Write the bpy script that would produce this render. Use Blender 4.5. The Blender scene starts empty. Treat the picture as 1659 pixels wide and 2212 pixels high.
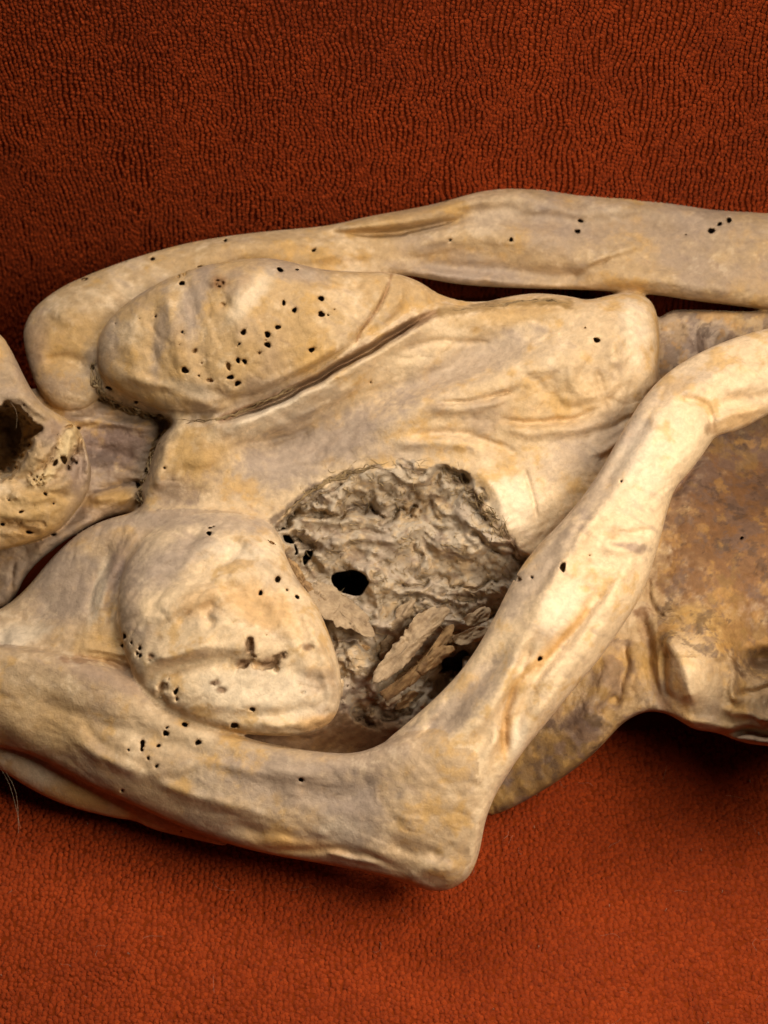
import bpy, math, random
import numpy as np

# ------------------------------------------------------------------ frame
S = 0.45 / 1659.0          # metres per unit (one unit = about 0.27 mm)
D = 3687.0                 # camera distance to the reference plane, in units
PITCH = math.radians(48.0)
H0 = 752.0                 # height of the reference point above the carpet, units
SP, CP = math.sin(PITCH), math.cos(PITCH)
scene = bpy.context.scene
col = scene.collection

def world_pts(px, py, w):
    """photograph direction + distance -> metres in the room (z up, carpet at z = 0)"""
    px = np.asarray(px, float); py = np.asarray(py, float); w = np.asarray(w, float)
    k = (D - w) / D
    X = (px - 829.5) * k
    Y = (1106.0 - py) * k
    return np.stack([X, Y * SP - w * CP, H0 + Y * CP + w * SP], -1) * S

# ------------------------------------------------------------------ camera, lamps, exposure
cam_d = bpy.data.cameras.new('camera')
cam = bpy.data.objects.new('camera', cam_d)
col.objects.link(cam)
cam.location = (0, -D * CP * S, (H0 + D * SP) * S)
cam.rotation_euler = (math.pi / 2 - PITCH, 0, 0)
cam_d.sensor_fit = 'HORIZONTAL'
cam_d.sensor_width = 36.0
cam_d.lens = 36.0 * D / 1659.0
cam_d.clip_start = 0.02
cam_d.clip_end = 50
cam_d.dof.use_dof = True
cam_d.dof.focus_distance = (D + 130) * S
cam_d.dof.aperture_fstop = 8.0
scene.camera = cam

world = bpy.data.worlds.new('World')
scene.world = world
world.use_nodes = True
bg = world.node_tree.nodes['Background']
bg.inputs[0].default_value = (0.75, 0.68, 0.62, 1)
bg.inputs[1].default_value = 0.008

def area(name, loc, target, size, power, colour, spread=180):
    l = bpy.data.lights.new(name, 'AREA')
    l.shape = 'DISK'; l.size = size; l.energy = power; l.color = colour; l.spread = math.radians(spread)
    o = bpy.data.objects.new(name, l); col.objects.link(o)
    from mathutils import Vector
    o.location = loc
    o.rotation_euler = (Vector(target) - Vector(loc)).to_track_quat('-Z', 'Y').to_euler()
    return o
area('display_lamp_warm', (0.42, -0.36, 0.80), (0.05, -0.06, 0.06), 0.42, 2.45, (1.0, 0.86, 0.69), 92)
area('display_lamp_overhead', (-0.14, 0.19, 1.06), (0.0, -0.03, 0.08), 0.36, 5.6, (1.0, 0.93, 0.84))

scene.view_settings.view_transform = 'Standard'
scene.view_settings.look = 'None'
scene.view_settings.gamma = 1.0
scene.view_settings.exposure = 0.12
scene.cycles.use_denoising = True
scene.cycles.max_bounces = 6

# ------------------------------------------------------------------ numpy noise
def _hash(ix, iy, iz, seed):
    h = (ix.astype(np.uint32) * np.uint32(374761393) + iy.astype(np.uint32) * np.uint32(668265263)
         + iz.astype(np.uint32) * np.uint32(2147483647 - 58) + np.uint32((seed * 974711 + 12345) & 0xffffffff))
    h = (h ^ (h >> np.uint32(13))) * np.uint32(1274126177)
    h = h ^ (h >> np.uint32(16))
    h = h * np.uint32(2246822519)
    h = h ^ (h >> np.uint32(15))
    return h.astype(np.float32) * np.float32(2.0 / 4294967295.0) - np.float32(1)

def noise2(x, y, seed=0):
    x = np.asarray(x, np.float32); y = np.asarray(y, np.float32)
    fx = np.floor(x); fy = np.floor(y)
    ix = fx.astype(np.int32); iy = fy.astype(np.int32); z = np.zeros_like(ix)
    tx = x - fx; ty = y - fy
    tx = tx * tx * tx * (tx * (tx * 6 - 15) + 10); ty = ty * ty * ty * (ty * (ty * 6 - 15) + 10)
    a = _hash(ix, iy, z, seed); b = _hash(ix + 1, iy, z, seed)
    c = _hash(ix, iy + 1, z, seed); d = _hash(ix + 1, iy + 1, z, seed)
    return (a + (b - a) * tx) * (1 - ty) + (c + (d - c) * tx) * ty

def noise3(x, y, z, seed=0):
    x = np.asarray(x, np.float32); y = np.asarray(y, np.float32); z = np.asarray(z, np.float32)
    fz = np.floor(z); iz = fz.astype(np.int32)
    tz = z - fz; tz = tz * tz * (3 - 2 * tz)
    fx = np.floor(x); fy = np.floor(y)
    ix = fx.astype(np.int32); iy = fy.astype(np.int32)
    tx = x - fx; ty = y - fy
    tx = tx * tx * (3 - 2 * tx); ty = ty * ty * (3 - 2 * ty)
    r = 0
    for dz, wz in ((0, 1 - tz), (1, tz)):
        a = _hash(ix, iy, iz + dz, seed); b = _hash(ix + 1, iy, iz + dz, seed)
        c = _hash(ix, iy + 1, iz + dz, seed); d = _hash(ix + 1, iy + 1, iz + dz, seed)
        r = r + ((a + (b - a) * tx) * (1 - ty) + (c + (d - c) * tx) * ty) * wz
    return r

def fbm2(x, y, seed=0, octv=4, gain=0.5):
    r = 0; amp = 1.0; f = 1.0; tot = 0
    for o in range(octv):
        ang = 0.5 + o * 1.1
        r = r + amp * noise2((x * math.cos(ang) - y * math.sin(ang)) * f, (x * math.sin(ang) + y * math.cos(ang)) * f, seed + o * 17)
        tot += amp; amp *= gain; f *= 2.03
    return r / tot * 1.6

def fbm3(x, y, z, seed=0, octv=4, gain=0.5):
    r = 0; amp = 1.0; f = 1.0; tot = 0
    for o in range(octv):
        r = r + amp * noise3(x * f + o * 3.1, y * f - o * 1.7, z * f + o * 5.3, seed + o * 17)
        tot += amp; amp *= gain; f *= 2.03
    return r / tot * 1.6

def sstep(a, b, x):
    t = np.clip((x - a) / (b - a), 0, 1)
    return t * t * (3 - 2 * t)

# ------------------------------------------------------------------ materials
def new_mat(name):
    m = bpy.data.materials.new(name); m.use_nodes = True
    nt = m.node_tree
    return m, nt, nt.nodes['Principled BSDF']

def carpet_material():
    m, nt, p = new_mat('carpet_yarn')
    N = nt.nodes.new; L = nt.links.new
    at = N('ShaderNodeAttribute'); at.attribute_name = 'tint'
    tc = N('ShaderNodeTexCoord')
    nz = N('ShaderNodeTexNoise'); nz.inputs['Scale'].default_value = 9; nz.inputs['Detail'].default_value = 5
    L(tc.outputs['Object'], nz.inputs['Vector'])
    add = N('ShaderNodeMath'); add.operation = 'MULTIPLY_ADD'
    L(nz.outputs['Fac'], add.inputs[0]); add.inputs[1].default_value = 0.7
    L(at.outputs['Fac'], add.inputs[2])
    rp = N('ShaderNodeValToRGB')
    e = rp.color_ramp.elements
    e[0].position = 0.3; e[0].color = (0.20, 0.0235, 0.003, 1)
    e[1].position = 1.15; e[1].color = (0.36, 0.048, 0.006, 1)
    e[1].position = 1.0
    L(add.outputs[0], rp.inputs[0])
    L(rp.outputs[0], p.inputs['Base Color'])
    p.inputs['Roughness'].default_value = 0.9
    p.inputs['Specular IOR Level'].default_value = 0.15
    p.inputs['Sheen Weight'].default_value = 0.08
    p.inputs['Sheen Tint'].default_value = (1.0, 0.5, 0.25, 1)
    w = N('ShaderNodeTexNoise'); w.inputs['Scale'].default_value = 1100; w.inputs['Detail'].default_value = 3
    L(tc.outputs['Object'], w.inputs['Vector'])
    b = N('ShaderNodeBump'); b.inputs['Strength'].default_value = 1.0; b.inputs['Distance'].default_value = 0.0012
    L(w.outputs['Fac'], b.inputs['Height']); L(b.outputs[0], p.inputs['Normal'])
    return m

def backing_material():
    m, nt, p = new_mat('carpet_backing')
    N = nt.nodes.new; L = nt.links.new
    nz = N('ShaderNodeTexNoise'); nz.inputs['Scale'].default_value = 400
    rp = N('ShaderNodeValToRGB')
    rp.color_ramp.elements[0].color = (0.13, 0.018, 0.003, 1)
    rp.color_ramp.elements[1].color = (0.23, 0.034, 0.005, 1)
    L(nz.outputs['Fac'], rp.inputs[0]); L(rp.outputs[0], p.inputs['Base Color'])
    p.inputs['Roughness'].default_value = 1.0
    p.inputs['Specular IOR Level'].default_value = 0.05
    return m

def skin_material():
    m, nt, p = new_mat('dried_skin')
    N = nt.nodes.new; L = nt.links.new
    at = N('ShaderNodeAttribute'); at.attribute_name = 'stain_shade'
    ro = N('ShaderNodeAttribute'); ro.attribute_name = 'rough'
    tc = N('ShaderNodeTexCoord')
    n1 = N('ShaderNodeTexNoise'); n1.inputs['Scale'].default_value = 260; n1.inputs['Detail'].default_value = 6
    n1.inputs['Roughness'].default_value = 0.65; n1.inputs['Distortion'].default_value = 0.4
    L(tc.outputs['Object'], n1.inputs['Vector'])
    mr = N('ShaderNodeMapRange'); mr.inputs['From Min'].default_value = 0.3; mr.inputs['From Max'].default_value = 0.7
    mr.inputs['To Min'].default_value = 0.82; mr.inputs['To Max'].default_value = 1.12
    L(n1.outputs['Fac'], mr.inputs['Value'])
    mx = N('ShaderNodeVectorMath'); mx.operation = 'SCALE'
    L(at.outputs['Color'], mx.inputs[0]); L(mr.outputs[0], mx.inputs['Scale'])
    L(mx.outputs[0], p.inputs['Base Color'])
    rr = N('ShaderNodeMapRange'); rr.inputs['To Min'].default_value = 0.50; rr.inputs['To Max'].default_value = 0.95
    L(ro.outputs['Fac'], rr.inputs['Value']); L(rr.outputs[0], p.inputs['Roughness'])
    p.inputs['Specular IOR Level'].default_value = 0.28
    n2 = N('ShaderNodeTexNoise'); n2.inputs['Scale'].default_value = 700; n2.inputs['Detail'].default_value = 5
    L(tc.outputs['Object'], n2.inputs['Vector'])
    b1 = N('ShaderNodeBump'); b1.inputs['Strength'].default_value = 0.38; b1.inputs['Distance'].default_value = 0.0012
    b2 = N('ShaderNodeBump'); b2.inputs['Strength'].default_value = 0.42; b2.inputs['Distance'].default_value = 0.0005
    L(n1.outputs['Fac'], b1.inputs['Height'])
    L(n2.outputs['Fac'], b2.inputs['Height']); L(b1.outputs[0], b2.inputs['Normal'])
    vo = N('ShaderNodeTexVoronoi'); vo.feature = 'DISTANCE_TO_EDGE'; vo.inputs['Scale'].default_value = 210
    ds = N('ShaderNodeVectorMath'); ds.operation = 'MULTIPLY_ADD'; ds.inputs[1].default_value = (0.006, 0.006, 0.006)
    L(n1.outputs['Color'], ds.inputs[0]); L(tc.outputs['Object'], ds.inputs[2]); L(ds.outputs[0], vo.inputs['Vector'])
    mv = N('ShaderNodeMapRange'); mv.inputs['From Max'].default_value = 0.12
    L(vo.outputs['Distance'], mv.inputs['Value'])
    b3 = N('ShaderNodeBump'); b3.inputs['Strength'].default_value = 0.16; b3.inputs['Distance'].default_value = 0.0006
    L(mv.outputs[0], b3.inputs['Height']); L(b2.outputs[0], b3.inputs['Normal'])
    L(b3.outputs[0], p.inputs['Normal'])
    return m

M_CARPET = carpet_material(); M_BACK = backing_material(); M_SKIN = skin_material()

def mesh_obj(name, verts, faces, mat, parent=None, smooth=True):
    me = bpy.data.meshes.new(name)
    verts = np.asarray(verts, np.float32); faces = np.asarray(faces, np.int32)
    me.vertices.add(len(verts)); me.vertices.foreach_set('co', verts.ravel())
    nf, nv = faces.shape
    me.loops.add(nf * nv); me.loops.foreach_set('vertex_index', faces.ravel())
    me.polygons.add(nf)
    me.polygons.foreach_set('loop_start', np.arange(0, nf * nv, nv, dtype=np.int32))
    me.update(calc_edges=True)
    if smooth: me.polygons.foreach_set('use_smooth', np.ones(nf, bool))
    me.materials.append(mat)
    o = bpy.data.objects.new(name, me); col.objects.link(o)
    if parent: o.parent = parent
    return o

def point_attr(o, name, data):
    data = np.asarray(data, np.float32)
    if data.ndim == 1:
        a = o.data.attributes.new(name, 'FLOAT', 'POINT'); a.data.foreach_set('value', data)
    else:
        a = o.data.attributes.new(name, 'FLOAT_COLOR', 'POINT')
        d4 = np.ones((len(data), 4), np.float32); d4[:, :3] = data
        a.data.foreach_set('color', d4.ravel())

# ------------------------------------------------------------------ setting: carpeted floor and carpeted back wall
GA = 9.3 * 1.27 * S        # spacing of the rows of loops (m)
def loop_template(seg=6, rings=((0.80, 0.0), (1.0, 0.45), (0.66, 0.86))):
    vs = []; fs = []
    nr = len(rings) - 1
    for r, z in rings:
        for i in range(seg):
            a = 2 * math.pi * i / seg
            vs.append((r * math.cos(a), r * math.sin(a), z))
    vs.append((0, 0, 1.0))
    for k in range(nr):
        for i in range(seg):
            j = (i + 1) % seg
            a, b, c, d = k * seg + i, k * seg + j, (k + 1) * seg + j, (k + 1) * seg + i
            fs += [(a, b, c), (a, c, d)]
    t = len(vs) - 1
    for i in range(seg): fs.append((nr * seg + i, nr * seg + (i + 1) % seg, t))
    return np.array(vs), np.array(fs)

def carpet_loops(name, parent, o, eu, ev, en, ulen, vlen, gu, gv, ru, rv, hgt, warp, jit, seed, keep=None, tmpl=None):
    rng = np.random.default_rng(seed)
    nu, nv = int(ulen / gu), int(vlen / gv)
    I, J = np.meshgrid(np.arange(nu), np.arange(nv), indexing='ij')
    I = I.ravel().astype(float); J = J.ravel().astype(float)
    ji = J + 0.5 * (rng.random(nu)[I.astype(int)])
    wu = warp * fbm2(I / 9.0, ji * gv / gu / 9.0, seed, 3) + 0.25 * warp * noise2(I / 2.3, ji / 4.5, seed + 5)
    wv = 0.5 * warp * fbm2(I / 7.0 + 40, ji / 9.0, seed + 9, 2)
    u = (I + wu + jit * rng.standard_normal(len(I))) * gu
    v = (ji + wv + 1.2 * jit * rng.standard_normal(len(I))) * gv
    pos = o + u[:, None] * eu + v[:, None] * ev
    if keep is not None:
        k = keep(pos); pos = pos[k]; u = u[k]; v = v[k]; I = I[k]; J = J[k]
    n = len(pos)
    tv, tf = tmpl or loop_template()
    sc = 1 + 0.14 * rng.standard_normal((n, 3)).clip(-2, 2)
    ang = 0.28 * rng.standard_normal(n) + 0.35 * noise2(I / 4.0, J / 5.0, seed + 21)
    lean = 0.16 * rng.standard_normal((n, 2)) + 0.25 * np.stack([noise2(I / 6, J / 6, seed + 31), noise2(I / 6, J / 6, seed + 32)], -1)
    x = tv[None, :, 0] * ru * sc[:, None, 0]; y = tv[None, :, 1] * rv * sc[:, None, 1]
    z = tv[None, :, 2] * hgt * sc[:, None, 2]
    ca, sa = np.cos(ang)[:, None], np.sin(ang)[:, None]
    x, y = x * ca - y * sa + lean[:, :1] * z, x * sa + y * ca + lean[:, 1:] * z
    V = pos[:, None, :] + x[..., None] * eu + y[..., None] * ev + z[..., None] * en
    F = (tf[None] + (np.arange(n) * len(tv))[:, None, None]).reshape(-1, 3)
    ob = mesh_obj(name, V.reshape(-1, 3), F, M_CARPET, parent)
    tint = 0.30 + 0.12 * rng.standard_normal(n) + 0.10 * noise2(I / 12, J / 14, seed + 50)
    point_attr(ob, 'tint', np.repeat(tint, len(tv)))
    ob['kind'] = 'stuff'
    return ob

def slab(name, corners, thick_dir, mat):
    c = np.array(corners, float); b = c + np.array(thick_dir, float)
    v = np.concatenate([c, b])
    f = [(0, 1, 2, 3), (7, 6, 5, 4), (0, 4, 5, 1), (1, 5, 6, 2), (2, 6, 7, 3), (3, 7, 4, 0)]
    o = mesh_obj(name, v, f, mat, smooth=False)
    return o

def seen_wall(p):
    q = p / S; Y = (q[:, 1] * SP + (q[:, 2] - H0) * CP); w = -q[:, 1] * CP + (q[:, 2] - H0) * SP
    k = (D - w) / D; px = 829.5 + q[:, 0] / k; py = 1106 - Y / k
    return ~((px > 260) & (px < 1330) & (py > 640)) & (py < 960) & (py > -260) & (px > -260) & (px < 1930)
YAW = math.radians(7.0)
wall_eu = np.array([math.cos(YAW), -math.sin(YAW), 0.0])
wall_en = np.array([-math.sin(YAW), -math.cos(YAW), 0.0])
WALL_Y = 975 * S
wall_o = np.array([0, WALL_Y, 0.0])
floor = slab('floor', [(-0.85, -0.62, 0), (0.85, -0.62, 0), (0.85, WALL_Y + .13, 0), (-0.85, WALL_Y + .13, 0)], (0, 0, -0.02), M_BACK)
floor['kind'] = 'structure'
wl = wall_o - wall_eu * 0.80; wr_ = wall_o + wall_eu * 0.80
wall = slab('wall', [wl + [0, 0, -0.019], wr_ + [0, 0, -0.019], wr_ + [0, 0, 0.62], wl + [0, 0, 0.62]], -wall_en * 0.02, M_BACK)
wall['kind'] = 'structure'
carpet_loops('carpet_pile', wall, wall_o - wall_eu * 0.38 + np.array([0, 0, 0.008]), wall_eu, np.array([0, 0, 1.0]), wall_en, 0.72, 0.42,
             GA * .95, GA * 0.80, GA * 0.46, GA * 0.68, GA * 0.60, 1.05, 0.07, 3, keep=lambda p: seen_wall(p))
carpet_loops('carpet_pile', floor, np.array([-0.31, -0.34, 0]), np.array([1.0, 0, 0]), np.array([0, 1.0, 0]), np.array([0, 0, 1.0]),
             0.62, 0.33, GA * .92, GA * 0.86, GA * 0.60, GA * 0.64, GA * 0.44, 0.9, 0.20, 8, tmpl=loop_template(5, ((1.0, 0.0), (0.70, 0.72))))
PILE = GA * 0.27 / S

# ------------------------------------------------------------------ the body: volume sculpting on a grid, one continuous surface
DX = 3.3; DZ = 4.4
X0, X1, Y0, Y1, W0, W1 = -190, 1900, 385, 1950, -880, 200
xs = np.arange(X0, X1, DX, dtype=np.float32); ys = np.arange(Y0, Y1, DX, dtype=np.float32); ws = np.arange(W0, W1, DZ, dtype=np.float32)
NX, NY, NZ = len(xs), len(ys), len(ws)
vol = np.full((NZ, NY, NX), 200.0, np.float32)
own = np.zeros((NZ, NY, NX), np.uint8)

def smooth_line(p, closed, it=3):
    p = np.array(p, float)
    for _ in range(it):
        if closed:
            q = np.roll(p, -1, 0)
            p = np.stack([0.75 * p + 0.25 * q, 0.25 * p + 0.75 * q], 1).reshape(-1, 2)
        else:
            q = np.stack([0.75 * p[:-1] + 0.25 * p[1:], 0.25 * p[:-1] + 0.75 * p[1:]], 1).reshape(-1, 2)
            p = np.concatenate([p[:1], q, p[-1:]])
    return p

def seg_dist(P, GX, GY, closed, band=None):
    """distance to a line on a (possibly warped) grid; exact inside the band, clamped outside it"""
    n = len(P); best = np.full(GX.shape, 1e9 if band is None else band * band, np.float32); best_t = np.zeros(GX.shape, np.float32)
    m = n if closed else n - 1
    L = 0.0; ny, nx = GX.shape
    gx0, gy0 = float(GX[0, 0]), float(GY[0, 0])
    for i in range(m):
        a = P[i]; b = P[(i + 1) % n]
        d = b - a; l2 = max(float(d @ d), 1e-9); ln = math.sqrt(l2)
        if band is None: sl = (slice(0, ny), slice(0, nx))
        else:
            r = band + 30
            c0 = int((min(a[0], b[0]) - r - gx0) / DX); c1 = int((max(a[0], b[0]) + r - gx0) / DX) + 2
            r0 = int((min(a[1], b[1]) - r - gy0) / DX); r1 = int((max(a[1], b[1]) + r - gy0) / DX) + 2
            sl = (slice(max(r0, 0), max(min(r1, ny), 0)), slice(max(c0, 0), max(min(c1, nx), 0)))
        X = GX[sl] - a[0]; Y = GY[sl] - a[1]
        if X.size:
            t = np.clip((X * (d[0] / l2) + Y * (d[1] / l2)), 0, 1)
            q = (X - t * d[0]) ** 2 + (Y - t * d[1]) ** 2
            bs = best[sl]; k = q < bs
            np.copyto(bs, q, where=k)
            if not closed: np.copyto(best_t[sl], L + t * ln, where=k)
        L += ln
    return np.sqrt(best), best_t / max(L, 1e-6)

def inside(P, GX, GY):
    c = np.zeros(GX.shape, bool); n = len(P)
    for i in range(n):
        a = P[i]; b = P[(i + 1) % n]
        if a[1] == b[1]: continue
        k = ((a[1] > GY) != (b[1] > GY)) & (GX < (b[0] - a[0]) * (GY - a[1]) / (b[1] - a[1]) + a[0])
        c ^= k
    return c

def inside_grid(P, GX, GY):
    c = np.zeros(GX.shape, bool); n = len(P); yv = GY[:, 0]; xv = GX[0]
    for i in range(n):
        a = P[i]; b = P[(i + 1) % n]
        if a[1] == b[1]: continue
        rows = np.flatnonzero((a[1] > yv) != (b[1] > yv))
        if len(rows) == 0: continue
        xc = (b[0] - a[0]) * (yv[rows] - a[1]) / (b[1] - a[1]) + a[0]
        c[rows] ^= xv[None, :] < xc[:, None]
    return c

def box_blur(a, r, it=2):
    for _ in range(it):
        for ax in (0, 1):
            p = np.pad(a, [(r + 1, r) if i == ax else (0, 0) for i in (0, 1)], mode='edge')
            cs = np.cumsum(p, ax, dtype=np.float64)
            n = a.shape[ax]
            sl1 = [slice(None)] * 2; sl0 = [slice(None)] * 2
            sl1[ax] = slice(2 * r + 1, 2 * r + 1 + n); sl0[ax] = slice(0, n)
            a = ((cs[tuple(sl1)] - cs[tuple(sl0)]) / (2 * r + 1)).astype(np.float32)
    return a

def poisson(mask, h):
    """solve laplace(u) = -2 inside the mask, coarse to fine"""
    def solve(m, h, lvl):
        if lvl > 0 and min(m.shape) > 24:
            hh, ww = (m.shape[0] + 1) // 2, (m.shape[1] + 1) // 2
            mc = m[::2, ::2]
            uc = solve(mc, h * 2, lvl - 1)
            u = np.repeat(np.repeat(uc, 2, 0), 2, 1)[:m.shape[0], :m.shape[1]]
            it = 90
        else:
            u = np.zeros(m.shape, np.float32); it = 500
        u = np.pad(u * m, 1); mf = m.astype(np.float32)
        for _ in range(it):
            u[1:-1, 1:-1] = (u[:-2, 1:-1] + u[2:, 1:-1] + u[1:-1, :-2] + u[1:-1, 2:] + 2 * h * h) * 0.25 * mf
        return u[1:-1, 1:-1]
    return solve(mask, h, 5)

def rbf(pts, GX, GY):
    p = np.array(pts, float)
    if len(p) == 1: return np.full(GX.shape, p[0, 2], np.float32)
    if len(p) == 2:
        d = p[1, :2] - p[0, :2]; t = ((GX - p[0, 0]) * d[0] + (GY - p[0, 1]) * d[1]) / (d @ d)
        return (p[0, 2] + np.clip(t, -.3, 1.3) * (p[1, 2] - p[0, 2])).astype(np.float32)
    if len(p) == 3:
        c = np.linalg.lstsq(np.c_[p[:, :2] / 500 - p[0, :2] / 500, np.ones(3)], p[:, 2], rcond=1e-3)[0]
        return ((GX - p[0, 0]) / 500 * c[0] + (GY - p[0, 1]) / 500 * c[1] + c[2]).astype(np.float32)
    n = len(p); q = p[:, :2] / 500.0
    r = np.hypot(q[:, None, 0] - q[None, :, 0], q[:, None, 1] - q[None, :, 1])
    A = np.zeros((n + 3, n + 3)); A[:n, :n] = r + 0.02 * np.eye(n) * 0; A[:n, n] = 1; A[:n, n + 1:] = q; A[n, :n] = 1; A[n + 1:, :n] = q.T
    # smooth multi-quadric
    A[:n, :n] = -np.sqrt(r * r + 0.02)
    c = np.linalg.solve(A, np.concatenate([p[:, 2], [0, 0, 0]]))
    o = np.full(GX.shape, c[n], np.float32) + c[n + 1] * GX / 500 + c[n + 2] * GY / 500
    for i in range(n):
        o += c[i] * -np.sqrt((GX / 500 - q[i, 0]) ** 2 + (GY / 500 - q[i, 1]) ** 2 + 0.02)
    return o.astype(np.float32)

LAYERS = []
def layer(name, poly, base, af=1.0, ab=1.0, k=20.0, M=None, front=False, strokes=(), bumps=(), dents=(), wrinkle=(), lump=0.0, custom=None, it=2, crease=(), sa=1.0):
    P = smooth_line(poly, True, it)
    m = 48
    i0 = max(int((P[:, 0].min() - m - X0) / DX), 0); i1 = min(int((P[:, 0].max() + m - X0) / DX) + 1, NX)
    j0 = max(int((P[:, 1].min() - m - Y0) / DX), 0); j1 = min(int((P[:, 1].max() + m - Y0) / DX) + 1, NY)
    GX, GY = np.meshgrid(xs[i0:i1], ys[j0:j1])
    d, _ = seg_dist(P, GX, GY, True, 42.0); ins = inside_grid(P, GX, GY)
    u = poisson(ins, DX)
    # the solution divided by the distance to the outline is smooth: rebuild with the exact outline
    ok = (d > 4.0) & ins
    g = np.where(ok, u / np.maximum(d, 1e-3), 0).astype(np.float32); wgt = ok.astype(np.float32)
    fill = g.copy(); have = ok.copy()
    for r in (1, 2, 5, 12, 30):
        bw = box_blur(wgt, r); bgv = box_blur(g, r)
        new = ~have & (bw > 0.02)
        fill[new] = (bgv / np.maximum(bw, 1e-6))[new]; have |= new
    fill[~have] = np.median(g[ok])
    sd = np.where(ins, d, -d)
    u = np.where(ins & (d > 26), u, fill * sd)
    if M is not None: u = np.where(u > 0, M * M * (1 - np.exp(-u / (M * M))), u)
    b = rbf(base, GX, GY)
    if front: b = b - af * M
    dl = np.zeros(GX.shape, np.float32)
    if lump: dl += lump * fbm2(GX / 110.0, GY / 110.0, len(LAYERS) * 7 + 1, 4)
    for (ang, ln, wd, amp) in wrinkle:
        a = math.radians(ang); c, s = math.cos(a), math.sin(a)
        wx = 14 * noise2(GX / 70, GY / 70, 77); wy = 14 * noise2(GX / 70, GY / 70, 78)
        uu = ((GX + wx) * c + (GY + wy) * s) / ln; vv = (-(GX + wx) * s + (GY + wy) * c) / wd
        nn = fbm2(uu, vv, len(LAYERS) * 13 + int(ang) + 5, 3, 0.55)
        dl += 0.62 * amp * nn * (0.45 + 0.55 * sstep(-0.4, 0.7, fbm2(GX / 160, GY / 160, 91 + len(LAYERS), 2)))
    for (ang, ln, wd, amp) in crease:
        a = math.radians(ang); c, s = math.cos(a), math.sin(a)
        wx = 30 * noise2(GX / 110, GY / 110, 177); wy = 30 * noise2(GX / 110, GY / 110, 178)
        uu = ((GX + wx) * c + (GY + wy) * s) / ln; vv = (-(GX + wx) * s + (GY + wy) * c) / wd
        n1 = np.abs(fbm2(uu, vv, len(LAYERS) * 31 + 3, 3, 0.45)); n2 = np.abs(fbm2(uu * 2.1 + 7, vv * 1.9, len(LAYERS) * 31 + 8, 3, 0.45))
        amp = amp * 0.62
        if name == 'near_forearm': n2 = n2 * 0 + 0.3
        dl += amp * (np.minimum(n1 * 2.2, 1.0) - 0.6) * sstep(-0.5, 0.4, fbm2(GX / 190, GY / 190, 191 + len(LAYERS), 2)) + 0.4 * amp * (np.minimum(n2 * 2.0, 1) - .6) - 1.8 * np.exp(-(n2 / 0.06) ** 2) * sstep(0.0, 0.5, fbm2(GX / 130, GY / 130, 291 + len(LAYERS), 2))
    for st in strokes:
        pts, sg, amp = st[:3]
        Q = smooth_line(pts, False, 2)
        lo = Q.min(0) - 3.2 * sg; hi = Q.max(0) + 3.2 * sg
        a0 = max(int((lo[0] - xs[i0]) / DX), 0); a1 = min(int((hi[0] - xs[i0]) / DX) + 2, i1 - i0)
        c0 = max(int((lo[1] - ys[j0]) / DX), 0); c1 = min(int((hi[1] - ys[j0]) / DX) + 2, j1 - j0)
        if a1 <= a0 or c1 <= c0: continue
        sx, sy = GX[c0:c1, a0:a1], GY[c0:c1, a0:a1]
        jx = sx + 0.35 * sg * noise2(sx / (3 * sg + 6), sy / (3 * sg + 6), 5); jy = sy + 0.35 * sg * noise2(sx / (3 * sg + 6), sy / (3 * sg + 6), 6)
        dd, t = seg_dist(Q, jx, jy, False)
        e = np.exp(-(dd / sg) ** 2) * np.clip(np.minimum(t, 1 - t) * 6 + 0.15, 0, 1)
        dl[c0:c1, a0:a1] += 1.6 * sa * amp * e
    for (bx, by, rx, ry, ang, amp) in bumps:
        a = math.radians(ang); c, s = math.cos(a), math.sin(a)
        uu = ((GX - bx) * c + (GY - by) * s) / rx; vv = (-(GX - bx) * s + (GY - by) * c) / ry
        dl += amp * np.exp(-(uu * uu + vv * vv))
    for (pl, dep, edge) in dents:
        Q = smooth_line(pl, True, 1)
        a0, c0 = [max(int(v), 0) for v in ((Q.min(0) - 14 - (xs[i0], ys[j0])) / DX)]
        a1, c1 = [max(int(v) + 2, 0) for v in ((Q.max(0) + 14 - (xs[i0], ys[j0])) / DX)]
        if a1 <= a0 or c1 <= c0: continue
        gx, gy = GX[c0:c1, a0:a1], GY[c0:c1, a0:a1]
        jx = gx + 6 * noise2(gx / 10, gy / 10, 15) + 4 * noise2(gx / 4.5, gy / 4.5, 16); jy = gy + 6 * noise2(gx / 10, gy / 10, 17) + 4 * noise2(gx / 4.5, gy / 4.5, 18)
        dd, _ = seg_dist(Q, jx, jy, True); ii = inside(Q, jx, jy)
        e = sstep(0, edge, np.where(ii, dd, 0))
        dl[c0:c1, a0:a1] -= dep * e * (0.75 + 0.35 * fbm2(gx / 22, gy / 22, 33, 3))
    if custom: dl = dl + custom(GX, GY)
    guy, gux = np.gradient(u, DX)
    gu2 = gux ** 2 + guy ** 2
    gu2 = np.where(sd < -3.0, np.maximum(fill, 1.0) ** 2, gu2)
    gdy, gdx = np.gradient(b + dl, DX)
    umax = max(float(u.max()), 1.0)
    hi = float((b + dl).max()) + af * math.sqrt(umax) + 30; lo = float(b.min()) - ab * math.sqrt(umax) - 30
    k0 = max(int((lo - W0) / DZ), 0); k1 = min(int((hi - W0) / DZ) + 1, NZ)
    lid = len(LAYERS) + 1
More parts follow.
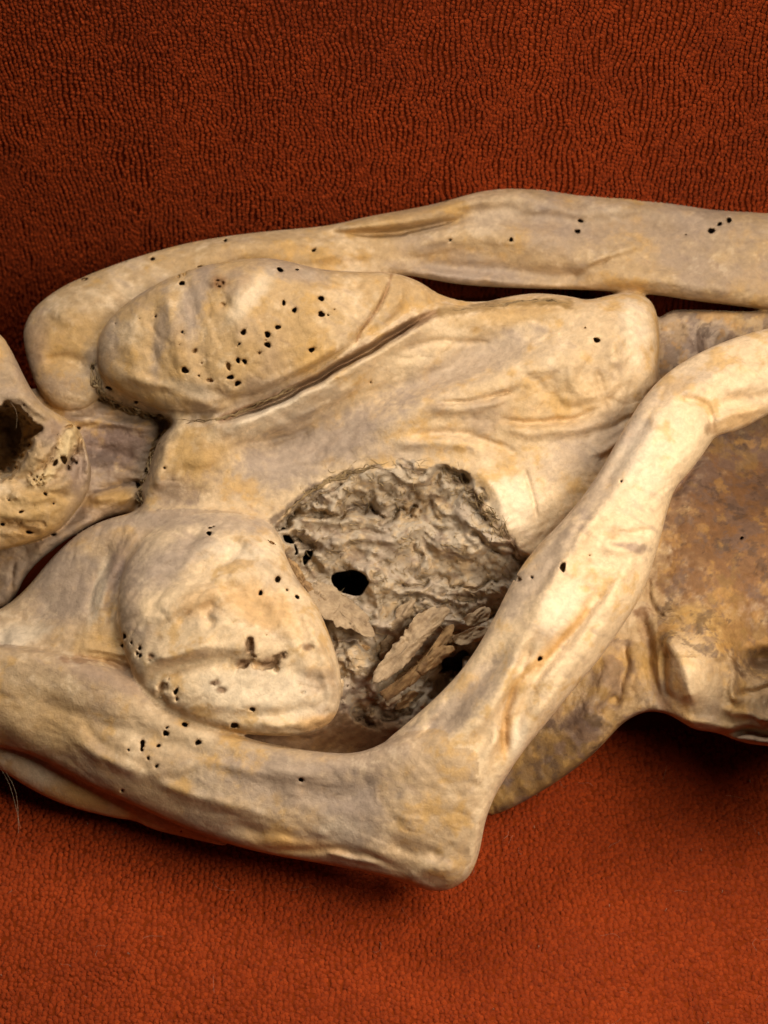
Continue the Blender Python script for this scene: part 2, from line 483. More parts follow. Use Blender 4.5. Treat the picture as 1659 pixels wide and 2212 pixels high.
    for kk in range(k0, k1, 16):
        ke = min(kk + 16, k1)
        W = ws[kk:ke, None, None]
        q = W - (b + dl)[None]
        aa = np.where(q > 0, np.float32(af), np.float32(ab))
        fi = q * q / (aa * aa) - u[None]
        gq = 2 * q / (aa * aa)
        f = fi / np.sqrt(gq * gq * (1 + np.minimum(gdx ** 2 + gdy ** 2, 4.0)[None]) + gu2[None] + 60.0)
        V = vol[kk:ke, j0:j1, i0:i1]; O = own[kk:ke, j0:j1, i0:i1]
        O[f < V] = lid
        h = np.maximum(k - np.abs(V - f), 0) / k
        vol[kk:ke, j0:j1, i0:i1] = np.minimum(V, f) - h * h * k * 0.25
    LAYERS.append(name)

# --- far arm along the top
layer('far_arm',
  [(48,722),(58,690),(75,662),(130,620),(210,585),(300,553),(400,525),(500,508),(600,497),(705,489),(800,466),(900,449),(960,435),(1040,412),(1110,403),(1180,407),(1250,420),(1380,424),(1440,432),(1520,450),(1600,456),(1700,460),(1900,464),
   (1900,700),(1750,682),(1659,668),(1600,662),(1500,650),(1400,634),(1300,628),(1200,624),(1100,622),(1000,616),(930,604),(870,592),(800,610),(620,630),(420,670),(290,740),(240,820),(200,880),(130,890),(85,850),(60,790)],
  [(120,740,-440),(300,620,-470),(600,560,-500),(900,530,-520),(1200,520,-500),(1500,560,-470),(1800,575,-440)], af=1.05, ab=1.0, k=24, M=88, sa=1.5, lump=4,
  strokes=[([(690,510),(780,505),(860,505),(930,490),(1010,470)],9,-13),([(710,500),(800,482),(900,470),(1000,440),(1090,425)],22,9),
           ([(880,520),(960,500),(1100,500),(1240,520)],26,7),([(900,556),(1020,572),(1150,585),(1280,592)],34,-13),([(720,497),(850,474),(980,440),(1110,424),(1250,440)],20,11),([(1060,470),(1200,480),(1360,470),(1520,490)],36,-8),([(1300,600),(1450,610),(1600,628)],26,10),([(1120,450),(1250,462),(1400,450)],14,6),([(420,540),(560,525),(690,520)],14,6),([(480,580),(600,565),(700,545)],20,-7),([(1240,600),(1290,560),(1340,540),(1390,525)],10,6),([(1230,605),(1280,575),(1320,560)],8,-6),
           ([(860,560),(1000,580),(1150,595),(1290,600)],16,-7),([(900,585),(1000,600),(1100,610)],8,5),([(1250,430),(1330,450),(1430,455),(1550,470)],14,5),
           ([(420,560),(520,548),(640,560),(760,545)],24,6),([(560,585),(700,572),(820,560)],12,-5),([(130,700),(180,650),(260,610)],40,8),([(90,780),(130,770),(190,790)],16,-8)],
  crease=[(-6,190,50,6)], wrinkle=[(-6,120,18,3.0),(-25,60,9,1.2)])

# --- trunk, from the torn collar edge to the end of the rib cage
def cavity(GX, GY):
    """the opened abdomen: a sunk floor of shredded tissue"""
    Q = smooth_line([(585,1128),(622,1100),(660,1062),(700,1043),(760,1016),(830,1004),(900,998),(960,1006),(1000,1034),(1040,1072),(1072,1130),(1105,1172),(1150,1190),(1160,1260),(1120,1380),(1050,1480),(940,1560),(820,1592),(745,1570),(735,1450),(690,1350),(600,1290),(585,1190)], True, 2)
    jx = GX + 20 * noise2(GX / 38, GY / 38, 59) + 9 * noise2(GX / 16, GY / 16, 61) + 4 * noise2(GX / 6, GY / 6, 62); jy = GY + 16 * noise2(GX / 38, GY / 38, 58) + 9 * noise2(GX / 16, GY / 16, 63) + 4 * noise2(GX / 6, GY / 6, 64)
    dd, _ = seg_dist(Q, jx, jy, True, 115.0); ii = inside(Q, jx, jy)
    d = np.where(ii, dd, 0)
    lip = sstep(-0.5, 0.6, fbm2(GX / 70, GY / 70, 60, 2) + 0.9 * sstep(760, 640, GX) - 0.35 - 0.25 * sstep(840, 960, GX))
    e = (0.10 + 0.38 * lip) * sstep(0, 9, d) + (0.90 - 0.38 * lip) * sstep(3, 100, d)
    wx = 22 * noise2(GX / 60, GY / 60, 65); wy = 22 * noise2(GX / 60, GY / 60, 66)
    fan = np.arctan2(GY - 1560, GX - 860); rad = np.hypot(GX - 860, GY - 1560)
    fib = 0.6 * fbm2((GX + 2 * wx) / 85, (GY + 2 * wy + 0.15 * GX) / 11, 67, 4, 0.55) + 0.6 * fbm2(fan * 9 + wx / 40, (rad + wy) / 80, 167, 4, .55)
    crumb = fbm2(GX / 20, GY / 20, 68, 4, 0.62)
    m = sstep(2, 16, d)
    depth = 74 + 18 * fbm2(GX / 90, GY / 90, 69, 2)
    rough = 0.42 + 0.58 * np.maximum(sstep(95, 30, d), sstep(1.0, 0.3, np.hypot((GX - 1000) / 130, (GY - 1180) / 130)))
    def terrace(n, k):
        f = n * k; fl = np.floor(f); t = f - fl
        return (fl + sstep(0.72, 1.0, t) + 0.18 * t) / k
    lay = terrace(fbm2((GX + 1.6 * wx) / 170 + 3, (GY + 1.6 * wy) / 52, 72, 3, 0.45), 4.0)
    lay2 = terrace(fbm2((GX - wx) / 60 + 9, (GY + wy) / 34, 73, 4, 0.5), 3.0)
    low = sstep(1250, 1480, GY)
    r = -(depth + 46 * low) * e + m * rough * (9.0 * fib + 1.8 * crumb) + m * (26 * lay + 7 * lay2)
    # shelves of tissue
    def ridge(pts, sg, amp):
        q, t = seg_dist(smooth_line(pts, False, 2), jx, jy, False, 3 * sg)
        return amp * np.exp(-(q / sg) ** 2)
    for pts, sg, amp in (
        ([(630,1085),(700,1070),(780,1060),(860,1072)], 20, 20), ([(634,1110),(699,1104),(761,1108),(824,1113),(880,1112)], 7, -44), ([(640,1130),(720,1128),(800,1138),(900,1145)], 12, 10),
        ([(600,1138),(640,1102),(690,1068),(730,1052)], 8, -34), ([(632,1160),(660,1170),(690,1172)], 9, -46), ([(640,1142),(680,1146),(720,1150)], 7, 12),
        ([(694,1196),(706,1192)], 22, 30), ([(660,1215),(690,1228),(712,1236)], 9, -22), ([(705,1232),(735,1218),(775,1220),(796,1245)], 12, 22),
        ([(800,1200),(806,1250),(800,1310),(812,1350)], 15, 24), ([(822,1230),(826,1280),(820,1320)], 8, -12), ([(905,1170),(912,1215),(902,1262)], 10, 15), ([(893,1180),(898,1225),(888,1262)], 6, -11),
        ([(930,1130),(985,1150),(1040,1200)], 34, 22), ([(950,1090),(1000,1110),(1050,1160),(1085,1190)], 14, 12), ([(1020,1150),(1060,1190),(1110,1205)], 9, -24),
        ([(860,1262),(930,1256),(1000,1266),(1060,1272)], 7, -20), ([(870,1280),(940,1274),(1010,1284),(1080,1280)], 10, 14), ([(880,1300),(950,1296),(1030,1300)], 7, -18),
        ([(690,1285),(740,1315),(790,1340),(830,1352)], 18, 26), ([(735,1378),(770,1386),(802,1412)], 11, -40), ([(745,1430),(780,1440),(800,1480)], 32, 40),
        ([(700,1330),(720,1370),(735,1440),(735,1500)], 14, -50), ([(806,1420),(815,1450),(806,1490)], 9, -36), ([(800,1500),(850,1520),(900,1500)], 18, 24), ([(960,1440),(1000,1410),(1050,1360)], 14, -40), ([(870,1540),(930,1500),(980,1450)], 20, -46),
        ([(840,1340),(900,1310),(960,1305),(1040,1310)], 10, 16), ([(760,1500),(790,1540),(850,1560)], 16, -30)):
        r += m * ridge(pts, sg, amp)
    return r

TR = [(205,770),(198,800),(212,850),(250,872),(300,888),(345,900),(376,912),(350,940),(335,965),(325,1005),(312,1040),(300,1065),(312,1090),(280,1130),(230,1200),(200,1300),(200,1420),(300,1560),(560,1660),(820,1690),(1000,1640),(1130,1560),(1250,1420),(1340,1250),(1400,1100),(1440,930),(1442,850),(1418,818),(1426,730),(1417,660),(1385,632),(1330,634),(1268,650),(1235,640),(1160,632),(1100,640),(1050,652),(1000,660),(950,645),(850,615),(600,640),(400,690),(280,730)]
layer('trunk', TR,
  [(250,820,-300),(330,900,-255),(420,990,-215),(350,1080,-225),(500,900,-225),(700,830,-205),(850,740,-215),(1000,680,-240),(1150,665,-250),(1340,665,-225),(1300,760,-165),(1400,740,-205),(1150,780,-185),(1000,850,-180),(850,920,-190),(700,980,-205),(550,1030,-205),(480,1090,-200),(1100,950,-165),(1000,980,-165),(1250,900,-165),(1100,1080,-140),(1180,1150,-150),(1300,1050,-165),(1380,900,-205),(700,1600,-320),(800,1585,-335),(880,1590,-340),(1000,1560,-300),(600,1640,-330),(760,1500,-230),(900,1100,-160),(300,1300,-170),(1250,1350,-190)],
  af=1.0, ab=5.5, k=16, M=85, sa=1.15, front=True, lump=5, it=2, custom=cavity,
  strokes=[([(440,925),(560,890),(660,850),(760,795),(830,745),(900,705),(980,680)],34,26),
           ([(500,985),(640,950),(760,900),(880,830),(1010,770),(1150,720)],42,-20),
           ([(760,960),(870,900),(1000,850),(1120,800),(1280,740)],36,12),
           ([(940,872),(1000,868),(1060,858),(1130,838)],6,-7),([(930,885),(1010,885),(1090,868)],14,6),
           ([(1120,800),(1170,830),(1190,870),(1150,905)],12,-5),([(1200,800),(1190,840),(1215,885),(1270,880)],11,-5),([(1240,770),(1230,820),(1260,860),(1320,850)],14,6),
           ([(1290,800),(1300,850),(1330,880)],9,-7),([(1340,690),(1320,740),(1330,800)],18,8),([(1080,905),(1150,915),(1230,910),(1300,880)],8,-9),([(1080,925),(1170,935),(1280,920)],14,9),
           ([(880,945),(960,935),(1040,945),(1130,990)],10,-6),([(850,965),(950,955),(1050,975)],14,8),
           ([(1130,1010),(1150,1060),(1160,1130)],5,-5),([(1020,1000),(1060,1040),(1090,1110),(1120,1170)],18,10),
           ([(1250,940),(1310,930),(1370,900)],8,-7),([(1280,980),(1330,960),(1380,940)],10,7),
           ([(860,760),(900,740),(980,735),(1060,742)],6,-5),([(990,690),(1080,690),(1180,668),(1240,655)],20,10),
           ([(560,935),(640,905),(740,850),(800,800)],10,5),([(520,960),(600,950),(680,925)],8,-5),
           ([(360,945),(350,1000),(330,1060)],14,10),([(380,1010),(430,1020),(480,1010)],16,-4),([(480,912),(560,880),(650,840),(740,790),(820,742),(880,706),(940,676)],9,-40)],
  bumps=[(425,985,85,75,0,26),(1350,680,60,60,0,14),(560,1050,90,50,-20,-14),(330,1075,50,30,0,-12),(1110,1090,60,70,30,12)],
  crease=[(-28,160,56,9)], wrinkle=[(-28,90,14,3.0),(-40,40,8,1.4),(30,34,10,1.0)])

# --- far (upper) breast
layer('upper_breast',
  [(209,770),(214,722),(240,682),(290,642),(350,606),(420,578),(500,562),(570,556),(620,563),(690,582),(760,587),(850,588),(905,606),(950,638),(1010,652),(1060,652),(1010,668),(940,668),(880,698),(820,732),(740,782),(640,833),(560,868),(505,893),(462,906),(400,898),(350,890),(290,866),(240,836),(214,803)],
  [(260,740,-330),(420,740,-280),(600,700,-260),(760,680,-260),(900,650,-285),(1000,660,-300),(450,860,-270)], af=1.1, ab=1.0, k=10, M=112, lump=5,
  strokes=[([(520,570),(505,650),(520,760)],20,6),([(620,600),(640,680),(620,780)],26,-5),([(250,800),(330,830),(420,860),(480,880)],12,8),([(700,640),(760,650),(820,630)],14,-6),([(560,840),(650,795),(740,745)],10,6),([(846,594),(832,640),(800,690),(775,720),(768,760),(752,792)],5,-9),([(875,600),(860,660),(810,720)],12,7),([(800,715),(790,750),(765,790)],4,-5),
           ([(690,588),(700,610),(740,625),(790,610)],12,-10),([(640,575),(660,600),(690,620)],12,-7),
           ([(400,600),(430,690),(425,760),(445,830)],16,-5),([(340,640),(325,720),(345,810)],14,-5),([(300,660),(280,740),(300,820)],16,4),([(370,620),(375,720),(390,800)],16,5),
           ([(560,570),(530,620),(500,660)],24,8),([(450,880),(560,850),(660,805),(760,755)],9,-7),([(330,840),(400,850),(470,870)],12,-7),([(440,838),(500,860),(560,852)],10,-5),
           ([(660,820),(740,775),(820,720),(900,670)],8,5),([(900,615),(930,650),(900,680)],10,6)],
  bumps=[(475,612,20,18,0,9),(475,612,9,8,0,-5),(475,612,38,34,0,3),(440,870,40,18,15,8)],
  crease=[(60,110,50,7)], wrinkle=[(75,70,16,2.6),(-30,50,10,1.5)])

# --- near shoulder with the skin stretched towards the breast
layer('shoulder',
  [(-260,1420),(-120,1365),(0,1320),(60,1270),(110,1205),(170,1150),(235,1118),(330,1100),(430,1095),(540,1110),(600,1180),(560,1400),(440,1560),(200,1640),(-100,1600),(-260,1540)],
  [(-150,1450,-190),(60,1330,-210),(150,1230,-205),(260,1150,-195),(420,1120,-175),(300,1300,-140),(150,1400,-130),(0,1450,-140),(400,1400,-140),(100,1560,-140)], af=1.0, ab=1.2, k=26, M=70, front=True, lump=6,
  strokes=[([(60,1330),(130,1300),(200,1240),(250,1170)],34,-10),([(205,1340),(225,1270),(255,1200),(310,1140)],12,9),([(190,1330),(205,1270),(240,1200)],8,-7),([(240,1380),(250,1300),(275,1220)],10,-7),
           ([(0,1380),(80,1370),(160,1350)],20,10),([(140,1425),(200,1420),(270,1440)],6,-6),([(130,1440),(200,1440),(275,1460)],5,-6),([(180,1400),(230,1405),(280,1420)],5,5),
           ([(60,1330),(30,1350),(0,1370)],10,-5)],
  crease=[(-55,130,42,7)], wrinkle=[(-60,80,18,2.8),(-20,50,12,1.3)])

# --- back seen under the near upper arm
layer('back_strip', [(-260,1560),(0,1580),(120,1610),(300,1680),(480,1780),(500,1832),(440,1818),(330,1793),(292,1772),(250,1768),(150,1744),(70,1708),(0,1662),(-120,1590),(-260,1560)],
  [(0,1640,-262),(480,1810,-225)], af=1.0, ab=1.0, k=8, lump=3, bumps=[(285,1775,12,30,0,-10)], wrinkle=[(25,60,14,1.5)])

# --- near upper arm
layer('near_upper_arm',
  [(-260,1400),(-100,1390),(60,1400),(180,1425),(270,1452),(330,1515),(420,1558),(500,1588),(600,1611),(700,1626),(770,1628),(830,1606),(900,1580),(1000,1580),(1060,1640),(1050,1730),(1036,1790),(1028,1840),(1014,1882),(990,1906),(950,1921),(900,1912),(820,1890),(700,1866),(600,1850),(500,1826),(400,1790),(300,1745),(200,1700),(100,1645),(0,1592),(-120,1540),(-260,1520)],
  [(-100,1450,-160),(100,1520,-150),(300,1620,-120),(500,1710,-90),(700,1760,-50),(860,1790,-15),(960,1850,0)], af=0.95, ab=0.6, k=30, M=95, lump=5,
  strokes=[([(60,1500),(200,1560),(340,1600),(480,1640)],22,-7),([(150,1600),(300,1670),(450,1730),(600,1770)],16,8),([(420,1640),(560,1670),(700,1680)],18,7),([(480,1780),(600,1810),(720,1815)],14,-8),([(120,1560),(260,1640),(420,1700),(600,1740)],40,8),([(300,1640),(320,1680),(380,1690),(430,1670)],14,-6),([(180,1560),(210,1600),(260,1620)],16,-5),
           ([(560,1830),(640,1840),(720,1830),(800,1850),(870,1880)],9,-7),([(560,1800),(640,1815),(720,1800)],12,6),([(640,1700),(740,1720),(820,1690)],30,-8),
           ([(700,1840),(760,1855),(830,1868)],6,5),([(880,1900),(930,1880),(985,1880)],14,6),([(840,1820),(900,1850),(960,1840)],14,-6)],
  bumps=[(965,1885,34,26,0,16),(870,1790,60,40,-20,10),(820,1850,50,22,12,9)],
  crease=[(22,190,66,4.5)], wrinkle=[(22,80,24,2.2),(10,40,11,0.9)])

# --- near forearm up to the wrist
layer('near_forearm',
  [(800,1660),(830,1602),(880,1562),(960,1490),(1012,1430),(1060,1350),(1108,1252),(1150,1190),(1230,1110),(1290,1030),(1340,940),(1380,872),(1430,812),(1500,766),(1580,731),(1659,708),(1760,690),(1900,670),(1900,850),(1780,868),(1700,882),(1659,894),(1600,930),(1545,940),(1528,968),(1490,1020),(1460,1050),(1445,1090),(1430,1150),(1410,1220),(1385,1290),(1340,1360),(1290,1430),(1230,1500),(1190,1550),(1130,1622),(1092,1680),(1062,1730),(1042,1770),(1032,1830),(1015,1880),(990,1905),(950,1921),(880,1900),(820,1840),(780,1740)],
  [(930,1840,-14),(800,1750,-75),(850,1850,-45),(880,1760,-18),(990,1720,2),(1060,1560,20),(1160,1400,25),(1260,1230,10),(1360,1080,-20),(1440,930,-60),(1520,840,-100),(1620,800,-130),(1800,770,-150)], af=0.92, ab=0.9, k=30, M=82, lump=4,
  strokes=[([(1030,1830),(1010,1890),(960,1918)],10,8),([(1000,1600),(1060,1540),(1130,1440),(1200,1330)],12,6),([(1240,1180),(1300,1110),(1370,1010),(1430,930)],22,9),([(1300,1060),(1350,980),(1400,900)],14,-8),([(1150,1500),(1230,1410),(1310,1300),(1380,1180)],14,8),([(880,1700),(980,1600),(1080,1480),(1150,1350),(1220,1200),(1290,1090)],28,15),([(840,1690),(930,1600),(1010,1500),(1090,1380)],26,-13),
           ([(1090,1640),(1085,1570),(1110,1470),(1160,1380)],13,-16),([(1110,1620),(1120,1540),(1180,1440),(1270,1320),(1330,1240)],12,-7),([(1130,1590),(1190,1500),(1280,1390),(1350,1270)],16,8),
           ([(1020,1700),(1060,1620),(1080,1560)],14,9),([(1012,1850),(1030,1790),(1052,1730)],9,10),([(860,1800),(890,1770),(905,1745)],8,-10),([(985,1815),(960,1850),(930,1872)],10,-9),([(1150,1290),(1210,1200),(1290,1090)],10,-6),
           ([(1300,1180),(1350,1190),(1400,1170)],12,6),([(1330,1150),(1370,1155),(1410,1140)],7,-5),
           ([(1455,860),(1510,870),(1545,900),(1530,950)],10,-9),([(1400,930),(1460,860),(1540,810),(1640,780)],18,6),([(1540,880),(1600,860),(1680,850)],14,-8),([(1560,840),(1620,830),(1660,835)],16,8),([(1545,905),(1600,890),(1659,878)],9,6),
           ([(1590,770),(1630,780),(1659,770)],8,-5),([(850,1760),(880,1790),(900,1810)],12,-10),([(820,1760),(850,1740),(890,1720)],16,10),([(900,1830),(960,1810),(1010,1760)],16,-7),([(930,1890),(975,1850),(1015,1800)],12,7),([(1000,1640),(960,1700),(950,1760)],16,-6)],
  bumps=[(860,1765,44,28,-40,16),(985,1880,26,26,0,14),(905,1800,40,34,0,-10),(975,1745,40,60,25,8),(1240,1290,60,30,-55,7),(1600,800,40,26,-20,6)],
  crease=[(-49,170,58,6.5)], wrinkle=[(-55,90,24,2.4),(-48,40,11,0.9)])

# --- near (lower) breast
layer('lower_breast',
  [(255,1330),(256,1265),(282,1200),(340,1140),(410,1110),(500,1108),(560,1120),(598,1148),(615,1195),(640,1250),(682,1300),(712,1370),(735,1440),(738,1500),(727,1550),(685,1582),(620,1592),(540,1585),(470,1571),(400,1550),(340,1520),(303,1480),(283,1440),(264,1385)],
  [(300,1250,-135),(450,1150,-185),(400,1120,-200),(560,1150,-185),(600,1350,-95),(480,1350,-85),(350,1400,-95),(500,1520,-70),(680,1520,-60)], af=0.85, ab=0.62, k=24, M=108, lump=5,
  strokes=[([(330,1470),(420,1445),(540,1438),(640,1430)],24,-5),([(300,1440),(380,1415),(470,1400),(560,1395)],18,6),([(640,1300),(690,1390),(722,1470)],12,9),([(520,1160),(570,1200),(610,1260)],18,9),([(430,1140),(400,1190),(330,1250)],16,-7),([(480,1240),(520,1290),(600,1320)],16,-6),([(300,1490),(340,1455),(400,1435),(460,1420),(530,1415)],14,-8),([(330,1425),(400,1405),(470,1390)],14,10),([(370,1350),(430,1320),(470,1290)],14,-8),
           ([(340,1340),(420,1290),(500,1240),(570,1230)],20,9),([(290,1290),(370,1250),(460,1220),(540,1180)],14,-7),([(320,1240),(400,1190),(500,1150)],16,6),
           ([(400,1265),(440,1255),(500,1270)],6,-5),([(470,1300),(440,1330),(465,1360)],12,-9),([(570,1220),(600,1260),(630,1310)],14,-6),([(560,1280),(620,1340),(660,1420)],22,8),
           ([(620,1440),(680,1470),(705,1530)],16,-7),([(560,1560),(640,1570),(720,1550)],9,6),([(420,1540),(520,1550),(640,1545),(710,1520)],14,-6),([(330,1500),(360,1530),(400,1545)],8,-6),
           ([(690,1440),(715,1490),(710,1540)],9,5),([(350,1470),(345,1500),(360,1520)],5,-9)],
  bumps=[(460,1300,60,30,-25,8),(560,1490,90,40,0,-9),(680,1500,36,30,0,6)],
  dents=[([(528,1378),(548,1376),(552,1395),(545,1412),(560,1428),(580,1424),(600,1414),(622,1408),(616,1420),(600,1430),(606,1445),(585,1452),(572,1444),(560,1456),(548,1444),(535,1436),(520,1446),(506,1430),(520,1422),(536,1424),(536,1405)],26,4),
         ([(647,1392),(668,1386),(680,1398),(668,1410),(652,1408)],7,4),([(645,1478),(670,1472),(688,1484),(680,1498),(655,1500)],8,4),
         ([(455,1475),(475,1468),(478,1474),(462,1482)],9,3),([(468,1488),(490,1484),(488,1496),(472,1497)],8,3),([(318,1415),(332,1410),(334,1426),(322,1426)],10,3),
         ([(340,1480),(362,1476),(366,1488),(352,1500),(350,1520),(336,1505)],9,3)],
  crease=[(-35,120,48,8)], wrinkle=[(-38,70,13,3.0),(-60,40,8,1.3)])

# --- flank, hollow belly and hip at the right
layer('flank',
  [(980,1690),(1040,1768),(1100,1750),(1200,1692),(1270,1640),(1310,1600),(1340,1566),(1370,1546),(1402,1535),(1440,1541),(1470,1558),(1500,1577),(1550,1582),(1600,1604),(1659,1612),(1800,1625),(1960,1640),(1960,640),(1800,660),(1640,675),(1500,668),(1430,670),(1380,760),(1330,950),(1200,1300),(1050,1500)],
  [(1060,1700,-170),(1200,1640,-150),(1300,1560,-125),(1400,1440,-110),(1330,1330,-160),(1440,1520,-105),(1460,1300,-150),(1520,1400,-85),(1500,1500,-60),(1560,1540,-75),(1560,1150,-215),(1480,1060,-240),(1640,1150,-215),(1640,1000,-370),(1560,980,-350),(1640,1400,-185),(1640,1500,-110),(1640,1570,-90),(1800,1450,-150),(1500,730,-400),(1600,690,-380),(1460,900,-380),(1800,1000,-330),(1640,1280,-185)],
  af=1.0, ab=1.5, k=14, M=60, sa=1.25, front=True, lump=6,
  strokes=[([(1385,1320),(1400,1400),(1410,1480),(1440,1530)],14,-12),([(1400,1240),(1400,1300),(1420,1330),(1460,1345)],7,-6),([(1440,1360),(1470,1440),(1500,1520)],22,16),
           ([(1500,1340),(1540,1390),(1560,1430)],16,8),([(1570,1420),(1590,1460),(1580,1500),(1600,1520)],10,14),([(1590,1500),(1620,1495),(1680,1480)],6,-9),([(1560,1530),(1620,1545),(1700,1560)],9,8),
           ([(1540,1590),(1600,1580),(1680,1590)],9,-16),([(1470,1552),(1540,1560),(1600,1585)],10,9),([(1440,1400),(1430,1460),(1450,1520)],9,-10),([(1620,1420),(1660,1430),(1720,1420)],22,-20),([(1600,1400),(1640,1390),(1700,1390)],14,8),
           ([(1330,1420),(1300,1500),(1240,1580)],20,8),([(1350,1380),(1350,1460),(1320,1540)],10,-7),([(1290,1540),(1330,1500)],10,-8),([(1440,1080),(1470,1040),(1520,980)],10,-12),
           ([(1430,1330),(1460,1320),(1480,1340)],6,5),([(1550,700),(1540,760),(1560,800)],26,20)],
  bumps=[(1500,1470,50,60,20,10),(1640,1430,60,30,0,-14)],
  crease=[(75,140,50,8)], wrinkle=[(75,80,16,3.4),(60,40,9,1.6),(10,40,12,1.2)])

# --- neck
layer('neck', [(60,830),(140,850),(215,850),(300,880),(400,900),(420,1000),(380,1090),(320,1110),(240,1110),(150,1160),(60,1230),(30,1300),(-30,1330),(-200,1340),(-200,1100),(60,1000),(40,900)],
  [(120,870,-390),(220,890,-380),(280,960,-345),(250,1020,-350),(330,1000,-335),(250,1075,-330),(150,1140,-300),(40,1230,-290),(0,1290,-300),(100,1000,-370),(350,1080,-320)], af=1.0, ab=2.0, k=10, M=60, front=True, lump=6,
  strokes=[([(200,1062),(260,1048),(310,1040)],6,-9),([(190,1085),(250,1075),(305,1060)],16,18),([(150,890),(230,900),(330,905)],7,-8),([(160,905),(250,915),(340,925)],10,10),([(60,1200),(130,1160),(220,1110)],22,20),([(100,1260),(160,1180),(240,1115)],8,-16),
           ([(100,845),(150,840),(200,825)],10,-9),([(200,960),(250,980),(300,985)],18,-8),([(60,1215),(50,1270),(60,1320)],5,-6),([(90,1200),(80,1260),(95,1300)],5,-6),([(30,1210),(25,1260),(30,1310)],5,-6)],
  crease=[(-8,80,22,10)], wrinkle=[(-8,50,9,3.4),(85,46,7,2.0),(20,30,10,1.6)])

# --- head, tipped back: cheek, open mouth, lower jaw
def mouth(GX, GY):
    Q = smooth_line([(-60,905),(-20,885),(0,868),(28,866),(52,880),(74,908),(84,920),(92,930),(80,945),(68,970),(56,985),(48,1008),(30,1022),(20,1040),(-10,1042),(-80,1030)], True, 2)
    jx = GX + 6 * noise2(GX / 13, GY / 13, 161) + 4 * noise2(GX / 5, GY / 5, 162); jy = GY + 6 * noise2(GX / 13, GY / 13, 163) + 4 * noise2(GX / 5, GY / 5, 164)
    dd, _ = seg_dist(Q, jx, jy, True); ii = inside(Q, jx, jy)
    d = np.where(ii, dd, 0)
    r = -270 * (0.30 * sstep(0, 7, d) + 0.70 * sstep(3, 34, d)) + sstep(6, 20, d) * 16 * fbm2(GX / 22, GY / 26, 165, 3)
    def rdg(pts, sg, amp):
        q, t = seg_dist(smooth_line(pts, False, 2), jx, jy, False)
        return amp * np.exp(-(q / sg) ** 2)
    m = sstep(8, 0, d)
    r += m * rdg([(95,930),(130,922),(155,935),(155,965),(140,995),(110,1025),(70,1045),(20,1054)], 26, -20)
    r += m * rdg([(105,940),(110,965),(95,985)], 26, 24)
    r += m * rdg([(150,925),(152,955),(140,985),(122,1012),(95,1036),(65,1048)], 11, 24)
    r += m * rdg([(176,930),(172,960),(162,988),(148,1012)], 4.5, -30)
    r += rdg([(184,945),(193,985),(191,1030)], 8, 10)
    r += m * rdg([(128,935),(125,965),(115,990),(95,1010)], 4, -14)
    sp = sstep(34, 14, np.hypot(GX - 82, (GY - 1034) * 1.3))
    r += sp * 9 * np.sign(fbm2(GX / 7, GY / 7, 166, 2)) * 0.7
    return r
layer('head', [(-260,660),(-100,665),(0,716),(28,762),(60,830),(88,872),(130,897),(162,916),(182,948),(190,985),(199,1015),(192,1062),(165,1105),(125,1148),(70,1172),(0,1189),(-100,1200),(-260,1190)],
  [(-100,900,-170),(0,800,-205),(60,860,-215),(130,910,-215),(180,980,-215),(150,1080,-200),(60,1130,-180),(0,1150,-175),(-100,1120,-150)], af=1.0, ab=1.6, k=8, M=72, front=True, lump=4, custom=mouth,
  strokes=[([(0,860),(40,858),(75,880),(110,905)],9,8),([(0,1060),(60,1075),(120,1060),(165,1010)],16,12),([(182,950),(190,985),(192,1020)],8,8),([(168,960),(178,1000),(170,1040)],7,-8),
           ([(60,1070),(100,1062),(150,1070)],7,-7),([(0,1130),(40,1140),(90,1150)],9,-8),([(0,1110),(60,1115),(120,1100)],12,6),([(0,1150),(60,1155)],8,5),([(20,780),(50,840),(80,875)],14,5)],
  dents=[([(50,1126),(75,1118),(100,1128),(110,1140),(92,1148),(70,1140)],12,4),([(30,1122),(44,1120),(50,1128),(36,1132)],10,3),([(128,1122),(148,1118),(150,1128),(132,1132)],10,3),([(70,835),(76,845),(80,862),(74,860)],10,3),
         ([(142,918),(156,916),(160,926),(146,932)],16,5),([(130,988),(144,985),(148,998),(134,1002)],18,5),([(166,925),(172,922),(178,930),(170,934)],14,4)],
  crease=[(25,80,30,6)], wrinkle=[(20,40,9,1.8),(-30,24,8,1.2)])

